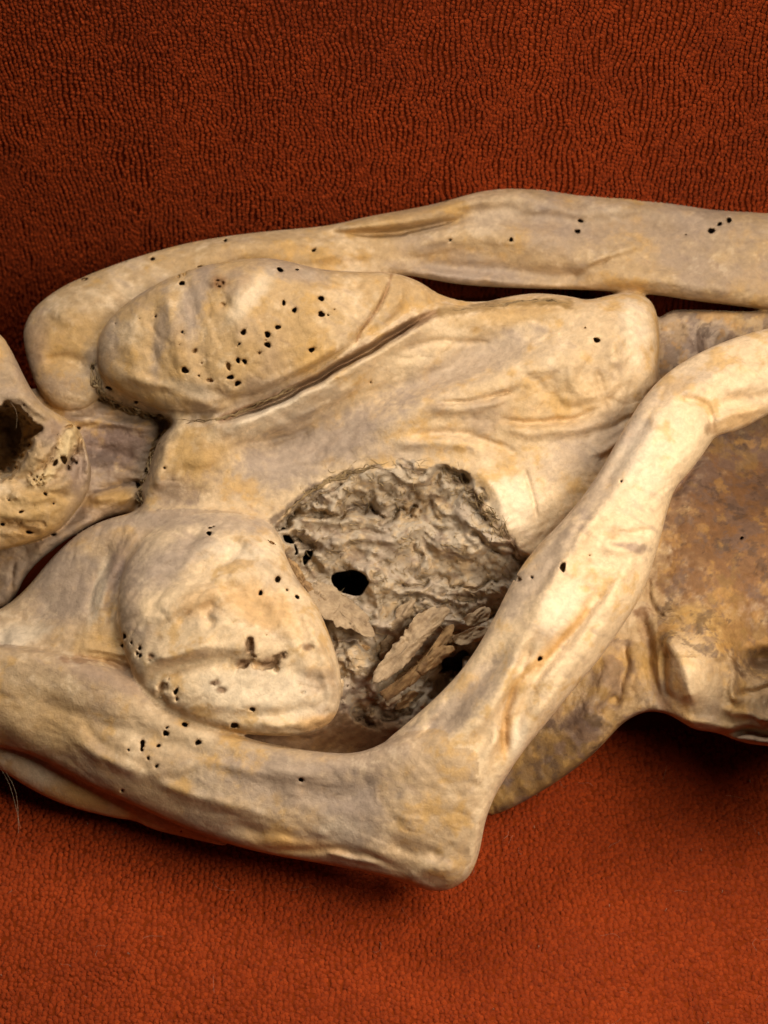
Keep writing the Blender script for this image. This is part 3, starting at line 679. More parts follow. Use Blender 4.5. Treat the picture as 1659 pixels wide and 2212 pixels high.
# ---- carve the beetle holes and the gaps right through
HOLES = []
def hole(x, y, rx, ry=None, ang=0, dep=55): HOLES.append((x, y, rx, ry or rx, ang, dep))
for h in [(399,800,7.5,7),(430,812,2.5,2.5),(453,822,8,4,20,14),(493,791,5,8,-20,20),(514,779,5,6),(528,781,4.5,6.5,-15),(498,815,7,5.5),(513,828,6.5,6),(526,718,6.5,6),(578,723,7,6.5),(578,745,7,6),(600,707,6.5,5),(636,670,5.5,6),(613,655,4.5,6),(694,645,7.5,5.5),(694,679,6.5,7),(673,756,6,6),
          (516,744,5,3,-30),(560,763,4,4,0,12),(394,718,3.5,4),(388,744,2,2),(421,758,4,6,20,14),(436,785,2.5,3),(442,792,2,2),(605,583,8,4.5,20),(642,583,4.5,2.5,10),(432,578,6.5,4,-20),(398,593,5,3,-30),(386,598,4,3,-30),(393,612,6.5,5,-30),(481,659,4.5,6,0,12),(336,684,3,2.5),(302,688,2,2),(250,699,2,3),(708,681,2,2),(722,668,2,2),(574,735,3,2,0,8),
          (487,520,5,3,-20),(330,560,6,3,-20),(678,541,5,3.5,-30),(182,604,7,3.5,-15),(972,519,3,4,20),(1104,518,5,4.5),(1248,500,8,4,-12),(1253,477,6,4),(1537,499,7,6.5),(1555,484,6,4,-20),(1575,476,7,5,-15),(1482,507,2.5,2.5),(1289,735,6.5,6.5),(1265,709,3,2.5),(800,825,2.5,2.5),
          (1216,1225,7.5,9,10),(1118,1251,8,6.5,-10),(1150,1247,3,4.5),(1166,1423,5,5.5),(1342,1040,3,3),(1273,1200,2,2),
          (451,1152,6,5),(455,1140,9,2.5,-15,20),(600,1252,6,7.5,-30),(563,1281,5,5.5),(620,1275,4,2.5),(642,1290,6,4,25),(586,1172,9,3,30,20),
          (302,1400,3,6),(296,1412,2.5,5),(284,1388,2.5,5),(270,1375,3,6),(265,1395,2.5,5),(303,1416,4,4.5),(380,1494,5,7,20),(382,1510,3,4),(545,1532,5.5,5),(506,1567,8,6.5),(365,1466,2,2),(575,1372,3,2),
          (399,1565,7,5),(358,1584,6,7),(360,1572,4,3),(343,1611,5,4),(308,1606,5.5,8),(306,1620,4,4),(320,1638,3,5),(428,1604,6.5,6),(338,1655,4,3.5),(650,1684,6.5,4),(278,1620,3,4),(264,1708,3,4),(392,1796,4,2.5,30),
          (1602,1163,4,4),(355,1011,3.5,3),(98,1067,4,4),(116,1088,3,4),(18,1080,5,2.5,20),(45,1106,6,2.5,-10),(5,1133,6,3.5),(62,1150,7,3.5),(115,1155,5,3),(345,900,9,6,0,40),(335,968,4,6),(318,1020,5,7),(300,1050,5,8),(235,838,7,4,20),(295,868,6,3,20),(200,795,3,6),(138,993,7,8,0,34),(150,922,8,5,-10,30),(168,926,5,5,0,28),(171,962,3,16,8,30),(120,1000,5,7,30,26),(80,1030,3,3,0,14),(88,1036,3,3,0,14),(74,1036,3,3,0,14),(92,1026,3,3,0,14),(82,1042,3,3,0,14),(470,606,4,3,0,10),(482,612,3,4,0,10),(474,619,4,3,20,10),(466,615,2.5,3,0,8)]:
    hole(*h)
def top_w(x, y):
    i = int(np.clip((x - X0) / DX, 0, NX - 1)); j = int(np.clip((y - Y0) / DX, 0, NY - 1))
    c = vol[:, j, i] < 0
    return None if not c.any() else ws[NZ - 1 - int(np.argmax(c[::-1]))]
def carve(x, y, rx, ry, ang, dep, w=None, jag=0.28, seed=0, up=30):
    w = top_w(x, y) if w is None else w
    if w is None: return
    R = max(rx, ry) * 1.5 + 8
    i0, i1 = max(int((x - R - X0) / DX), 0), min(int((x + R - X0) / DX) + 2, NX)
    j0, j1 = max(int((y - R - Y0) / DX), 0), min(int((y + R - Y0) / DX) + 2, NY)
    k0, k1 = max(int((w - dep - 8 - W0) / DZ), 0), min(int((w + up - W0) / DZ) + 2, NZ)
    if i1 <= i0 or j1 <= j0: return
    GX, GY = np.meshgrid(xs[i0:i1] - x, ys[j0:j1] - y)
    a = math.radians(ang); c, s = math.cos(a), math.sin(a)
    uu = (GX * c + GY * s) / rx; vv = (-GX * s + GY * c) / ry
    r = np.hypot(uu, vv); th = np.arctan2(vv, uu)
    rim = 1 + jag * (np.sin(2 * th + seed) * 0.6 + np.sin(3 * th + seed * 2.3) * 0.5 + np.sin(5 * th + 1.7 * seed) * 0.4)
    g2 = (r - rim) * min(rx, ry)
    g = np.maximum(g2[None], (w - dep - ws[k0:k1])[:, None, None])
    vol[k0:k1, j0:j1, i0:i1] = np.maximum(vol[k0:k1, j0:j1, i0:i1], -g)
for n, h in enumerate(HOLES):
    carve(h[0], h[1], max(h[2], 2.4), max(h[3], 2.4), h[4], h[5], seed=n * 1.3)
# openings into the hollow chest
carve(757, 1258, 38, 29, 12, 420, seed=2.0, jag=0.12)
carve(664, 1202, 10, 14, 20, 300, seed=4.0, jag=0.3)
carve(622, 1172, 14, 26, -25, 260, seed=5.0, jag=0.3)
carve(775, 1352, 34, 8, 22, 120, seed=6.0, jag=0.25)
carve(985, 1430, 34, 20, -30, 140, seed=7.0, jag=0.3)

# ---- keep the body above the pile of the carpet
for kk in range(0, NZ, 16):
    W = ws[kk:kk + 16, None, None]
    k = (D - W) / D
    zh = H0 + (1106.0 - ys[None, :, None]) * k * CP + W * SP
    vol[kk:kk + 16] = np.maximum(vol[kk:kk + 16], (PILE - zh))
vol[0] = vol[-1] = 50; vol[:, 0] = vol[:, -1] = 50; vol[:, :, 0] = vol[:, :, -1] = 50

# ---- front surface map, used to lay small pieces on the body
neg = vol < 0
hit = neg.any(0)
topk = NZ - 1 - np.argmax(neg[::-1], 0)
kk1 = np.minimum(topk + 1, NZ - 1)
va = np.take_along_axis(vol, topk[None], 0)[0]; vb = np.take_along_axis(vol, kk1[None], 0)[0]
TOP = np.where(hit, ws[topk] + DZ * np.clip(va / np.minimum(va - vb, -1e-6), 0, 1), np.nan)
def top_at(px, py):
    i = np.clip(((np.asarray(px) - X0) / DX).astype(int), 0, NX - 1); j = np.clip(((np.asarray(py) - Y0) / DX).astype(int), 0, NY - 1)
    return TOP[j, i]

# ---- surface nets
def surface_nets(v):
    n = v < 0
    any_ = np.zeros((NZ - 1, NY - 1, NX - 1), bool); all_ = np.ones_like(any_)
    for a in (0, 1):
        for b in (0, 1):
            for c in (0, 1):
                s = n[a:NZ - 1 + a, b:NY - 1 + b, c:NX - 1 + c]
                any_ |= s; all_ &= s
    act = any_ & ~all_
    lin = np.flatnonzero(act)
    z, r = np.divmod(lin, (NY - 1) * (NX - 1)); y, x = np.divmod(r, NX - 1)
    P = np.zeros((len(lin), 3), np.float32); cnt = np.zeros(len(lin), np.float32)
    cv = {}
    for a in (0, 1):
        for b in (0, 1):
            for c in (0, 1): cv[a, b, c] = v[z + a, y + b, x + c]
    for p in cv:
        for ax in range(3):
            if p[ax]: continue
            q = list(p); q[ax] = 1; q = tuple(q)
            fa, fb = cv[p], cv[q]; m = (fa < 0) != (fb < 0)
            t = np.where(m, fa / np.where(m, fa - fb, 1), 0)
            for k in range(3):
                P[:, k] += np.where(m, p[k] + (t if k == ax else 0), 0)
            cnt += m
    P /= cnt[:, None]
    W = W0 + (z + P[:, 0]) * DZ; Yp = Y0 + (y + P[:, 1]) * DX; Xp = X0 + (x + P[:, 2]) * DX
    quads = []
    st = ((NY - 1) * (NX - 1), NX - 1, 1)
    for ax in range(3):
        o1, o2 = [k for k in range(3) if k != ax]
        sa = [slice(1, -1)] * 3; sb = [slice(1, -1)] * 3
        sa[ax] = slice(0, -1); sb[ax] = slice(1, None)
        A = n[tuple(sa)]; B = n[tuple(sb)]
        e = np.argwhere(A != B)
        ins = A[e[:, 0], e[:, 1], e[:, 2]]
        e = e + np.array([0 if k == ax else 1 for k in range(3)])
        base = e @ np.array(st)
        d1, d2 = st[o1], st[o2]
        q = np.stack([base - d1 - d2, base - d2, base, base - d1], 1)
        flip = ins if ax in (0, 2) else ~ins
        q[flip] = q[flip][:, ::-1]
        quads.append(q)
    Q = np.concatenate(quads)
    F = np.searchsorted(lin, Q)
    return Xp, Yp, W, F, own[z, y, x]
PX, PY, PW, FQ, OW = surface_nets(vol)
# light smoothing removes the grid
def relax(P3, F, it, lam):
    n = len(P3)
    E = np.concatenate([F[:, [0, 1]], F[:, [1, 2]], F[:, [2, 3]], F[:, [3, 0]]])
    cnt = np.bincount(E.ravel(), minlength=n).astype(np.float32)[:, None]
    for _ in range(it):
        acc = np.stack([np.bincount(E[:, 0], P3[E[:, 1], k], n) + np.bincount(E[:, 1], P3[E[:, 0], k], n) for k in range(3)], 1)
        P3 = P3 + lam * (acc / cnt - P3)
    return P3
P3 = relax(np.stack([PX, PY, PW], 1), FQ, 2, 0.5)
PX, PY, PW = P3[:, 0], P3[:, 1], P3[:, 2]
# the side turned to the carpet needs less resolution: merge its points into coarser cells
hid = PW < np.nan_to_num(top_at(PX, PY), nan=1e3) - 60
cell = 10.0
key = (np.floor(PX / cell).astype(np.int64) * 4096 + np.floor(PY / cell).astype(np.int64)) * 4096 + np.floor((PW + 2000) / cell).astype(np.int64)
key = np.where(hid, key, -1 - np.arange(len(PX), dtype=np.int64))
_, inv = np.unique(key, return_inverse=True)
cnt_ = np.bincount(inv)
first = np.zeros(len(cnt_), np.int64); first[inv[::-1]] = np.arange(len(PX))[::-1]
PX, PY, PW = [np.bincount(inv, a) / cnt_ for a in (PX, PY, PW)]
OW = OW[first]
FQ = inv[FQ]
FQ = np.concatenate([FQ[:, [0, 2, 1]], FQ[:, [0, 3, 2]]])
FQ = FQ[(FQ[:, 0] != FQ[:, 1]) & (FQ[:, 1] != FQ[:, 2]) & (FQ[:, 0] != FQ[:, 2])]
FQ = FQ[np.unique(np.sort(FQ, 1), axis=0, return_index=True)[1]]
print('body', len(PX), 'verts', len(FQ), 'quads')
del neg

# ---- skin colour: stains of the dried skin, with some shade painted in
CREAM = np.array((0.70, 0.525, 0.325)); TAN = np.array((0.51, 0.35, 0.185)); OCHRE = np.array((0.47, 0.275, 0.08))
GREY = np.array((0.335, 0.255, 0.195)); PURP = np.array((0.235, 0.155, 0.125)); BROWN = np.array((0.16, 0.075, 0.028)); DARK = np.array((0.055, 0.033, 0.022))
PALE = np.array((0.81, 0.67, 0.48)); DUST = np.array((0.44, 0.345, 0.235)); ORANGE = np.array((0.56, 0.30, 0.085)); BONE = np.array((0.64, 0.47, 0.24))
LID = {n: i + 1 for i, n in enumerate(LAYERS)}
BASEC = {'far_arm': 0.9 * TAN, 'trunk': TAN * .55 + CREAM * .45, 'upper_breast': TAN * .75 + OCHRE * .25, 'shoulder': TAN * .7 + GREY * .3, 'back_strip': TAN * .6 + OCHRE * .4, 'near_upper_arm': TAN * .75 + GREY * .25,
         'near_forearm': CREAM * .9 + TAN * .1, 'lower_breast': CREAM * .85 + TAN * .15, 'flank': TAN * .9, 'neck': TAN * .5 + PURP * .5, 'head': TAN * .8 + OCHRE * .2}
C = np.zeros((len(PX), 3), np.float32); RGH = np.full(len(PX), 0.35, np.float32)
for nme, i in LID.items(): C[OW == i] = BASEC[nme]
C[OW == 0] = TAN
big = fbm3(PX / 150, PY / 150, PW / 150, 1, 4); mid = fbm3(PX / 55, PY / 55, PW / 55, 2, 5, 0.6); fine = fbm3(PX / 17, PY / 17, PW / 17, 3, 4, 0.65)
strk = fbm3((PX * .87 + PY * .5) / 60, (-PX * .5 + PY * .87) / 16, PW / 40, 4, 4, .6)
def blend(colr, wgt):
    global C
    w = np.clip(wgt, 0, 1)[:, None]
    C = C * (1 - w) + colr * w
blend(OCHRE, 0.66 * sstep(0.08, 0.7, mid + 0.35 * fine))
blend(GREY, 0.62 * sstep(0.05, 0.75, -big + 0.35 * mid))
blend(CREAM, 0.70 * sstep(0.10, 0.7, 0.6 * big - 0.7 * mid + .35 * strk))
blend(PURP, 0.30 * sstep(0.3, 0.9, strk - .35 * mid))
blend(PALE, 0.16 * sstep(0.35, 0.8, fine - .4 * mid))
def blob(colr, x, y, rx, ry, ang, st, ly=None, nz=0.5):
    global C
    R = 2.0 * max(rx, ry)
    m = (np.abs(PX - x) < R) & (np.abs(PY - y) < R)
    if ly: m &= np.isin(OW, [LID[n] for n in ([ly] if isinstance(ly, str) else ly)])
    i = np.flatnonzero(m)
    a = math.radians(ang); c, s = math.cos(a), math.sin(a)
    uu = ((PX[i] - x) * c + (PY[i] - y) * s) / rx; vv = (-(PX[i] - x) * s + (PY[i] - y) * c) / ry
    w = (st * sstep(1.25, 0.35, np.hypot(uu, vv) + nz * (0.7 * mid[i] + 0.5 * fine[i])))[:, None]
    C[i] = C[i] * (1 - w) + colr * w
blob(OCHRE, 900, 470, 190, 26, -12, .55, 'far_arm'); blob(GREY, 1300, 480, 420, 50, 4, .5, 'far_arm'); blob(OCHRE, 150, 740, 110, 60, -20, .6, 'far_arm'); blob(GREY, 120, 830, 90, 30, 0, .5, 'far_arm')
blob(PURP, 70, 750, 40, 90, 0, .4, 'far_arm'); blob(GREY, 1000, 590, 160, 30, 5, .7, 'far_arm'); blob(OCHRE, 600, 560, 260, 40, -5, .35, 'far_arm')
blob(PALE, 540, 640, 28, 80, 40, .55, 'upper_breast', .3); blob(GREY, 420, 650, 34, 130, 18, .75, 'upper_breast'); blob(GREY, 345, 730, 16, 110, 8, .6, 'upper_breast'); blob(OCHRE, 385, 780, 20, 90, 5, .5, 'upper_breast'); blob(GREY, 640, 590, 90, 22, 10, .6, 'upper_breast'); blob(GREY, 230, 760, 30, 90, 5, .5, 'upper_breast')
blob(BROWN * 1.2, 474, 611, 24, 20, 0, .85, None, .3); blob(OCHRE, 620, 740, 190, 70, -25, .3, 'upper_breast'); blob(DUST, 420, 842, 60, 18, 15, .6, 'upper_breast')
blob(OCHRE, 425, 985, 85, 75, 0, .75, 'trunk', .6); blob(GREY, 680, 965, 250, 70, -22, .85, 'trunk'); blob(PURP, 360, 1060, 60, 40, 0, .5, 'trunk'); blob(GREY, 1000, 790, 190, 45, -22, .6, 'trunk'); blob(GREY, 860, 975, 110, 24, 0, .5, 'trunk')
blob(PALE, 1100, 1090, 70, 85, 25, .7, 'trunk', .3); blob(PALE, 600, 880, 170, 30, -25, .5, 'trunk'); blob(CREAM, 880, 770, 150, 40, -25, .5, 'trunk'); blob(OCHRE, 1120, 675, 130, 24, -8, .6, 'trunk'); blob(PALE, 1370, 720, 40, 90, 0, .45, 'trunk'); blob(GREY, 1270, 960, 150, 60, -30, .55, 'trunk'); blob(OCHRE, 1180, 880, 150, 60, -10, .35, 'trunk')  # GREY beside the forearm paints its cast shade into the skin
blob(GREY, 140, 1260, 90, 90, -40, .75, 'shoulder'); blob(GREY, 330, 1120, 130, 26, -5, .6, ('shoulder', 'lower_breast')); blob(OCHRE, 220, 1400, 70, 60, 0, .55, 'shoulder'); blob(PALE, 30, 1375, 80, 26, -10, .6, 'shoulder'); blob(PALE, 215, 1280, 16, 80, 15, .6, 'shoulder', .4); blob(PURP, 250, 1240, 24, 100, 15, .5, 'shoulder')
blob(PURP, 280, 1290, 26, 110, 0, .5, 'lower_breast'); blob(GREY, 360, 1220, 120, 40, -25, .65, 'lower_breast'); blob(GREY, 500, 1130, 110, 26, 5, .6, 'lower_breast'); blob(ORANGE, 560, 1310, 110, 50, 25, .55, 'lower_breast'); blob(PALE, 520, 1190, 90, 24, 0, .45, 'lower_breast'); blob(PALE, 560, 1500, 150, 60, 5, .5, 'lower_breast'); blob(ORANGE, 690, 1560, 60, 20, -10, .6, 'lower_breast'); blob(ORANGE, 430, 1300, 60, 30, -20, .4, 'lower_breast')  # GREY paints dust and the upper left side's shade into the colour
for bx, by, rx, ry in ((540, 1395, 14, 24), (525, 1432, 20, 12), (582, 1432, 26, 14), (610, 1416, 16, 8), (664, 1398, 14, 10), (466, 1475, 12, 5), (480, 1490, 11, 7), (326, 1418, 8, 9), (352, 1484, 12, 8)):
    blob(BROWN * 1.0, bx, by, rx * 1.1, ry * 1.1, 0, .8, 'lower_breast', .35)
blob(GREY, 620, 1690, 230, 70, 10, .75, 'near_upper_arm'); blob(PALE * .9, 60, 1660, 110, 40, 25, .7, 'back_strip'); blob(OCHRE, 180, 1720, 80, 30, 25, .6, 'back_strip'); blob(OCHRE, 100, 1560, 150, 70, 25, .4, 'near_upper_arm'); blob(PURP, 260, 1470, 160, 30, 15, .45, ('near_upper_arm', 'shoulder')); blob(CREAM, 330, 1580, 110, 40, 15, .4, 'near_upper_arm'); blob(ORANGE, 640, 1825, 140, 26, 8, .45, 'near_upper_arm'); blob(PALE, 740, 1790, 60, 30, 0, .4, 'near_upper_arm'); blob(GREY, 780, 1760, 60, 80, 20, .6, ('near_upper_arm', 'near_forearm'))
blob(GREY, 860, 1650, 60, 120, 45, .8, 'near_forearm'); blob(GREY, 1000, 1520, 40, 160, 42, .75, 'near_forearm'); blob(GREY, 1160, 1240, 36, 170, 38, .7, 'near_forearm'); blob(GREY, 1330, 1000, 36, 150, 35, .65, 'near_forearm'); blob(GREY, 1470, 830, 130, 30, -28, .45, 'near_forearm'); blob(ORANGE, 870, 1790, 50, 45, 0, .55, 'near_forearm'); blob(ORANGE, 960, 1890, 40, 26, 0, .4, 'near_forearm'); blob(ORANGE, 1190, 1400, 16, 150, 40, .5, 'near_forearm', .5); blob(ORANGE, 1100, 1580, 18, 90, 25, .4, 'near_forearm'); blob(PALE, 1120, 1590, 18, 60, 10, .7, 'near_forearm', .3); blob(PALE, 1210, 1310, 40, 70, 30, .6, 'near_forearm', .3); blob(PALE, 1400, 990, 60, 110, 30, .5, 'near_forearm'); blob(ORANGE, 1600, 905, 70, 20, -20, .5, 'near_forearm'); blob(BROWN, 1535, 925, 14, 14, 0, .5, 'near_forearm'); blob(PURP, 1365, 1182, 40, 9, 10, .6, 'near_forearm', .9)  # GREY paints dust and flank shade, elbow ORANGE the carpet's bounced light
blob(BROWN * 1.5, 1600, 1150, 210, 260, 10, .85, 'flank', .7); blob(DARK, 1650, 950, 210, 110, 0, .9, 'flank', .6); blob(PURP, 1560, 1060, 130, 80, 0, .55, 'flank', 1.0); blob(BROWN, 1660, 1400, 130, 90, 0, .75, 'flank', .6); blob(OCHRE, 1560, 1350, 60, 90, 10, .6, 'flank', .8); blob(DARK, 1650, 1440, 90, 30, 0, .5, 'flank', .7); blob(CREAM, 1500, 1460, 50, 90, -10, .65, 'flank', .5); blob(OCHRE * .7, 1150, 1690, 190, 70, -28, .85, 'flank', .5); blob(BROWN * 1.3, 1170, 1660, 190, 80, -30, .85, 'flank', .7); blob(PURP, 1270, 1550, 60, 60, 0, .45, 'flank'); blob(GREY, 1420, 1500, 40, 60, 0, .5, 'flank'); blob(GREY, 1520, 740, 110, 60, 0, .8, 'flank'); blob(GREY, 1630, 1595, 90, 18, 4, .6, 'flank'); blob(ORANGE, 1340, 1450, 60, 90, 0, .3, 'flank')  # DARK blob below the wrist paints the recess shade into the skin
blob(BROWN * 1.2, 1620, 1120, 200, 260, 0, .85, 'flank', .5)
fl = (OW == LID['flank']) & (PX > 1420) & (PY < 1420)
blend(PURP * .6, np.where(fl, .55 * sstep(0.02, 0.32, fbm3(PX / 44, PY / 44, PW / 44, 11, 5, .7) + .35 * sstep(1250, 1020, PY) - .12), 0))
blend(OCHRE * .6, np.where(fl, .42 * sstep(0.05, 0.4, fbm3(PX / 60, PY / 60, PW / 60, 14, 5, .7)), 0))
blend(DARK * 1.3, np.where(fl, .55 * sstep(0.22, 0.45, fbm3(PX / 38, PY / 38, PW / 38, 17, 5, .72)), 0))
blend(ORANGE * .8, np.where(fl, .45 * sstep(0.25, 0.5, fbm3(PX / 40, PY / 40, PW / 40, 12, 5, .6)), 0))
blob(PURP * .85, 260, 960, 110, 60, 0, .85, 'neck'); blob(GREY, 250, 900, 110, 22, 4, .6, 'neck'); blob(OCHRE, 250, 1075, 80, 22, -6, .7, 'neck'); blob(GREY, 60, 1260, 110, 70, -20, .85, 'neck'); blob(OCHRE, 150, 850, 70, 30, -10, .5, 'neck'); blob(DARK, 225, 990, 40, 24, 0, .5, 'neck', .9)
blob(GREY, 20, 800, 60, 50, 30, .4, 'head'); blob(OCHRE, 60, 1100, 120, 50, -10, .6, 'head'); blob(ORANGE, 60, 1160, 110, 24, -12, .5, 'head'); blob(PURP, 110, 930, 40, 26, -20, .55, 'head'); blob(PURP, 170, 1020, 30, 60, 10, .55, 'head'); blob(BONE, 144, 960, 20, 60, 22, .9, 'head', .3); blob(BONE, 95, 1030, 40, 18, -35, .9, 'head', .4); blob(BROWN, 60, 1145, 100, 18, 14, .45, 'head', .8); blob(DARK, 20, 950, 60, 80, 0, .8, 'head', .4)  # DARK blob darkens the inside of the open mouth
# shredded tissue of the opening: dusty, grey-brown
cavp = smooth_line([(585,1128),(622,1100),(660,1062),(700,1043),(760,1016),(830,1004),(900,998),(960,1006),(1000,1034),(1040,1072),(1072,1130),(1105,1172),(1150,1190),(1160,1260),(1120,1380),(1050,1480),(940,1560),(820,1592),(745,1570),(735,1450),(690,1350),(600,1290),(585,1190)], True, 2)
cm = inside(cavp, PX + 20 * noise2(PX / 38, PY / 38, 59) + 9 * noise2(PX / 16, PY / 16, 61), PY + 16 * noise2(PX / 38, PY / 38, 58) + 9 * noise2(PX / 16, PY / 16, 63)) & (OW == LID['trunk'])
tis = DUST * np.array((0.92, 0.97, 1.06))
blend(tis, np.where(cm, 0.85, 0)); blend(OCHRE * 1.1, np.where(cm, 0.32 * sstep(0.0, .7, fine + .5 * mid), 0)); blend(BROWN, np.where(cm, 0.5 * sstep(0.15, .7, strk - .3 * fine), 0)); blend(GREY * 1.15, np.where(cm, .5 * sstep(0, .7, -mid), 0))
RGH[cm] = 0.95
blob(BROWN * .8, 800, 1590, 150, 60, 0, .9, 'trunk', .3); blob(BROWN, 660, 1600, 150, 40, 5, .8, 'trunk', .3)  # brown tissue, also painted darker for the shade in this gap
def tint_path(path, width, colr, st, ly=None, nz=0.6):  # tints a band along a line: torn-edge dirt, darker folds
    global C
    Q = smooth_line(path, False, 2)
    lo = Q.min(0) - 2 * width; hi = Q.max(0) + 2 * width
    m = (PX > lo[0]) & (PX < hi[0]) & (PY > lo[1]) & (PY < hi[1])
    if ly: m &= np.isin(OW, [LID[n] for n in ([ly] if isinstance(ly, str) else ly)])
    i = np.flatnonzero(m)
    if len(i) == 0: return
    d, t = seg_dist(Q, PX[i][None].astype(np.float32), PY[i][None].astype(np.float32), False)
    w = (st * sstep(1.3, 0.2, d[0] / width + nz * (0.8 * fine[i] + 0.6 * mid[i])))[:, None]
    C[i] = C[i] * (1 - w) + colr * w
COLLAR = [(205,765),(200,800),(215,850),(255,876),(300,890),(345,902),(376,912),(350,940),(335,965),(325,1005),(312,1040),(300,1065),(308,1095)]
tint_path(COLLAR, 16, BROWN * .9, .8); tint_path(COLLAR, 30, DUST * .7, .5)
tint_path([(480,905),(560,873),(650,834),(740,785),(820,737),(880,702),(940,674)], 13, BROWN * 1.3, .75, 'trunk', .5)
tint_path([(950,672),(1040,664),(1140,650),(1230,655)], 12, OCHRE * .55, .7, 'trunk', .8)
tint_path([(846,594),(832,640),(800,690),(775,720),(768,760)], 4, BROWN * 1.5, .6, 'upper_breast', .5)
tint_path([(585,1128),(622,1100),(660,1062),(700,1043),(760,1016)], 8, DARK * 1.6, .75, 'trunk', .7)  # paints the shade of the undercut gap along the rim
tint_path([(1000,1040),(1040,1080),(1075,1140),(1110,1180)], 9, BROWN, .6, 'trunk', .9)
tint_path([(205,1062),(260,1048),(310,1040)], 6, DARK * 1.5, .7, 'neck', .6)
tint_path([(140,1425),(200,1420),(270,1440)], 9, BROWN * 1.5, .5, ('shoulder', 'near_upper_arm'), .9)
tint_path([(860,1800),(890,1770),(905,1745)], 10, ORANGE * .8, .7, 'near_forearm', .6)
tint_path([(1090,1640),(1085,1570),(1110,1470),(1180,1420),(1270,1320)], 8, ORANGE * .85, .65, 'near_forearm', .7)
tint_path([(1385,1320),(1400,1400),(1410,1480),(1440,1530)], 12, BROWN * 1.4, .55, 'flank', .7)
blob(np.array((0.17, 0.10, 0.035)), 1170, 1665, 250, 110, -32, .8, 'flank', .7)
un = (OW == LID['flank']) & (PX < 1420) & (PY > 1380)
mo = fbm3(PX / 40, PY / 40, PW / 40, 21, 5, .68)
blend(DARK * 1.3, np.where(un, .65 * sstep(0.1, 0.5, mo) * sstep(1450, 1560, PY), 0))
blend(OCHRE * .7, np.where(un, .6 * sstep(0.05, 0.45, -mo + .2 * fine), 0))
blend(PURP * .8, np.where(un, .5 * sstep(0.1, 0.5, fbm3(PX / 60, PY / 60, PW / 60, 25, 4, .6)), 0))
C *= (1 + 0.11 * fine[:, None] + 0.06 * mid[:, None])
C = np.clip(C, 0.01, 0.9)

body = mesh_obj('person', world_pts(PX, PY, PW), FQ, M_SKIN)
point_attr(body, 'stain_shade', C); point_attr(body, 'rough', RGH)
body['label'] = 'mummified body with dried tan skin lying on red carpet, arms bent across torn belly'
body['category'] = 'mummy'

# ------------------------------------------------------------------ torn pieces that belong to the body
def scrap_material(name, c0, c1, rough=0.9):
    m, nt, p = new_mat(name)
    N = nt.nodes.new; L = nt.links.new
    tc = N('ShaderNodeTexCoord')
    nz = N('ShaderNodeTexNoise'); nz.inputs['Scale'].default_value = 130; nz.inputs['Detail'].default_value = 8; nz.inputs['Roughness'].default_value = 0.7
    L(tc.outputs['Object'], nz.inputs['Vector'])
    rp = N('ShaderNodeValToRGB'); rp.color_ramp.elements[0].position = 0.3; rp.color_ramp.elements[1].position = 0.72
    rp.color_ramp.elements[0].color = (*c0, 1); rp.color_ramp.elements[1].color = (*c1, 1)
    L(nz.outputs['Fac'], rp.inputs[0]); L(rp.outputs[0], p.inputs['Base Color'])
    p.inputs['Roughness'].default_value = rough; p.inputs['Specular IOR Level'].default_value = 0.2
    n2 = N('ShaderNodeTexNoise'); n2.inputs['Scale'].default_value = 600; n2.inputs['Detail'].default_value = 5
    L(tc.outputs['Object'], n2.inputs['Vector'])
    b = N('ShaderNodeBump'); b.inputs['Strength'].default_value = 0.6; b.inputs['Distance'].default_value = 0.0008
    L(n2.outputs['Fac'], b.inputs['Height']); L(b.outputs[0], p.inputs['Normal'])
    return m
M_SHEET = scrap_material('dried_membrane', (0.20, 0.135, 0.08), (0.50, 0.37, 0.23))
M_SHEET2 = scrap_material('dried_tissue', (0.16, 0.09, 0.045), (0.46, 0.29, 0.13))
M_FIBRE = scrap_material('torn_fibre', (0.24, 0.16, 0.08), (0.52, 0.38, 0.20))
M_HAIR = scrap_material('pale_hair', (0.25, 0.17, 0.10), (0.45, 0.34, 0.22), 0.5)

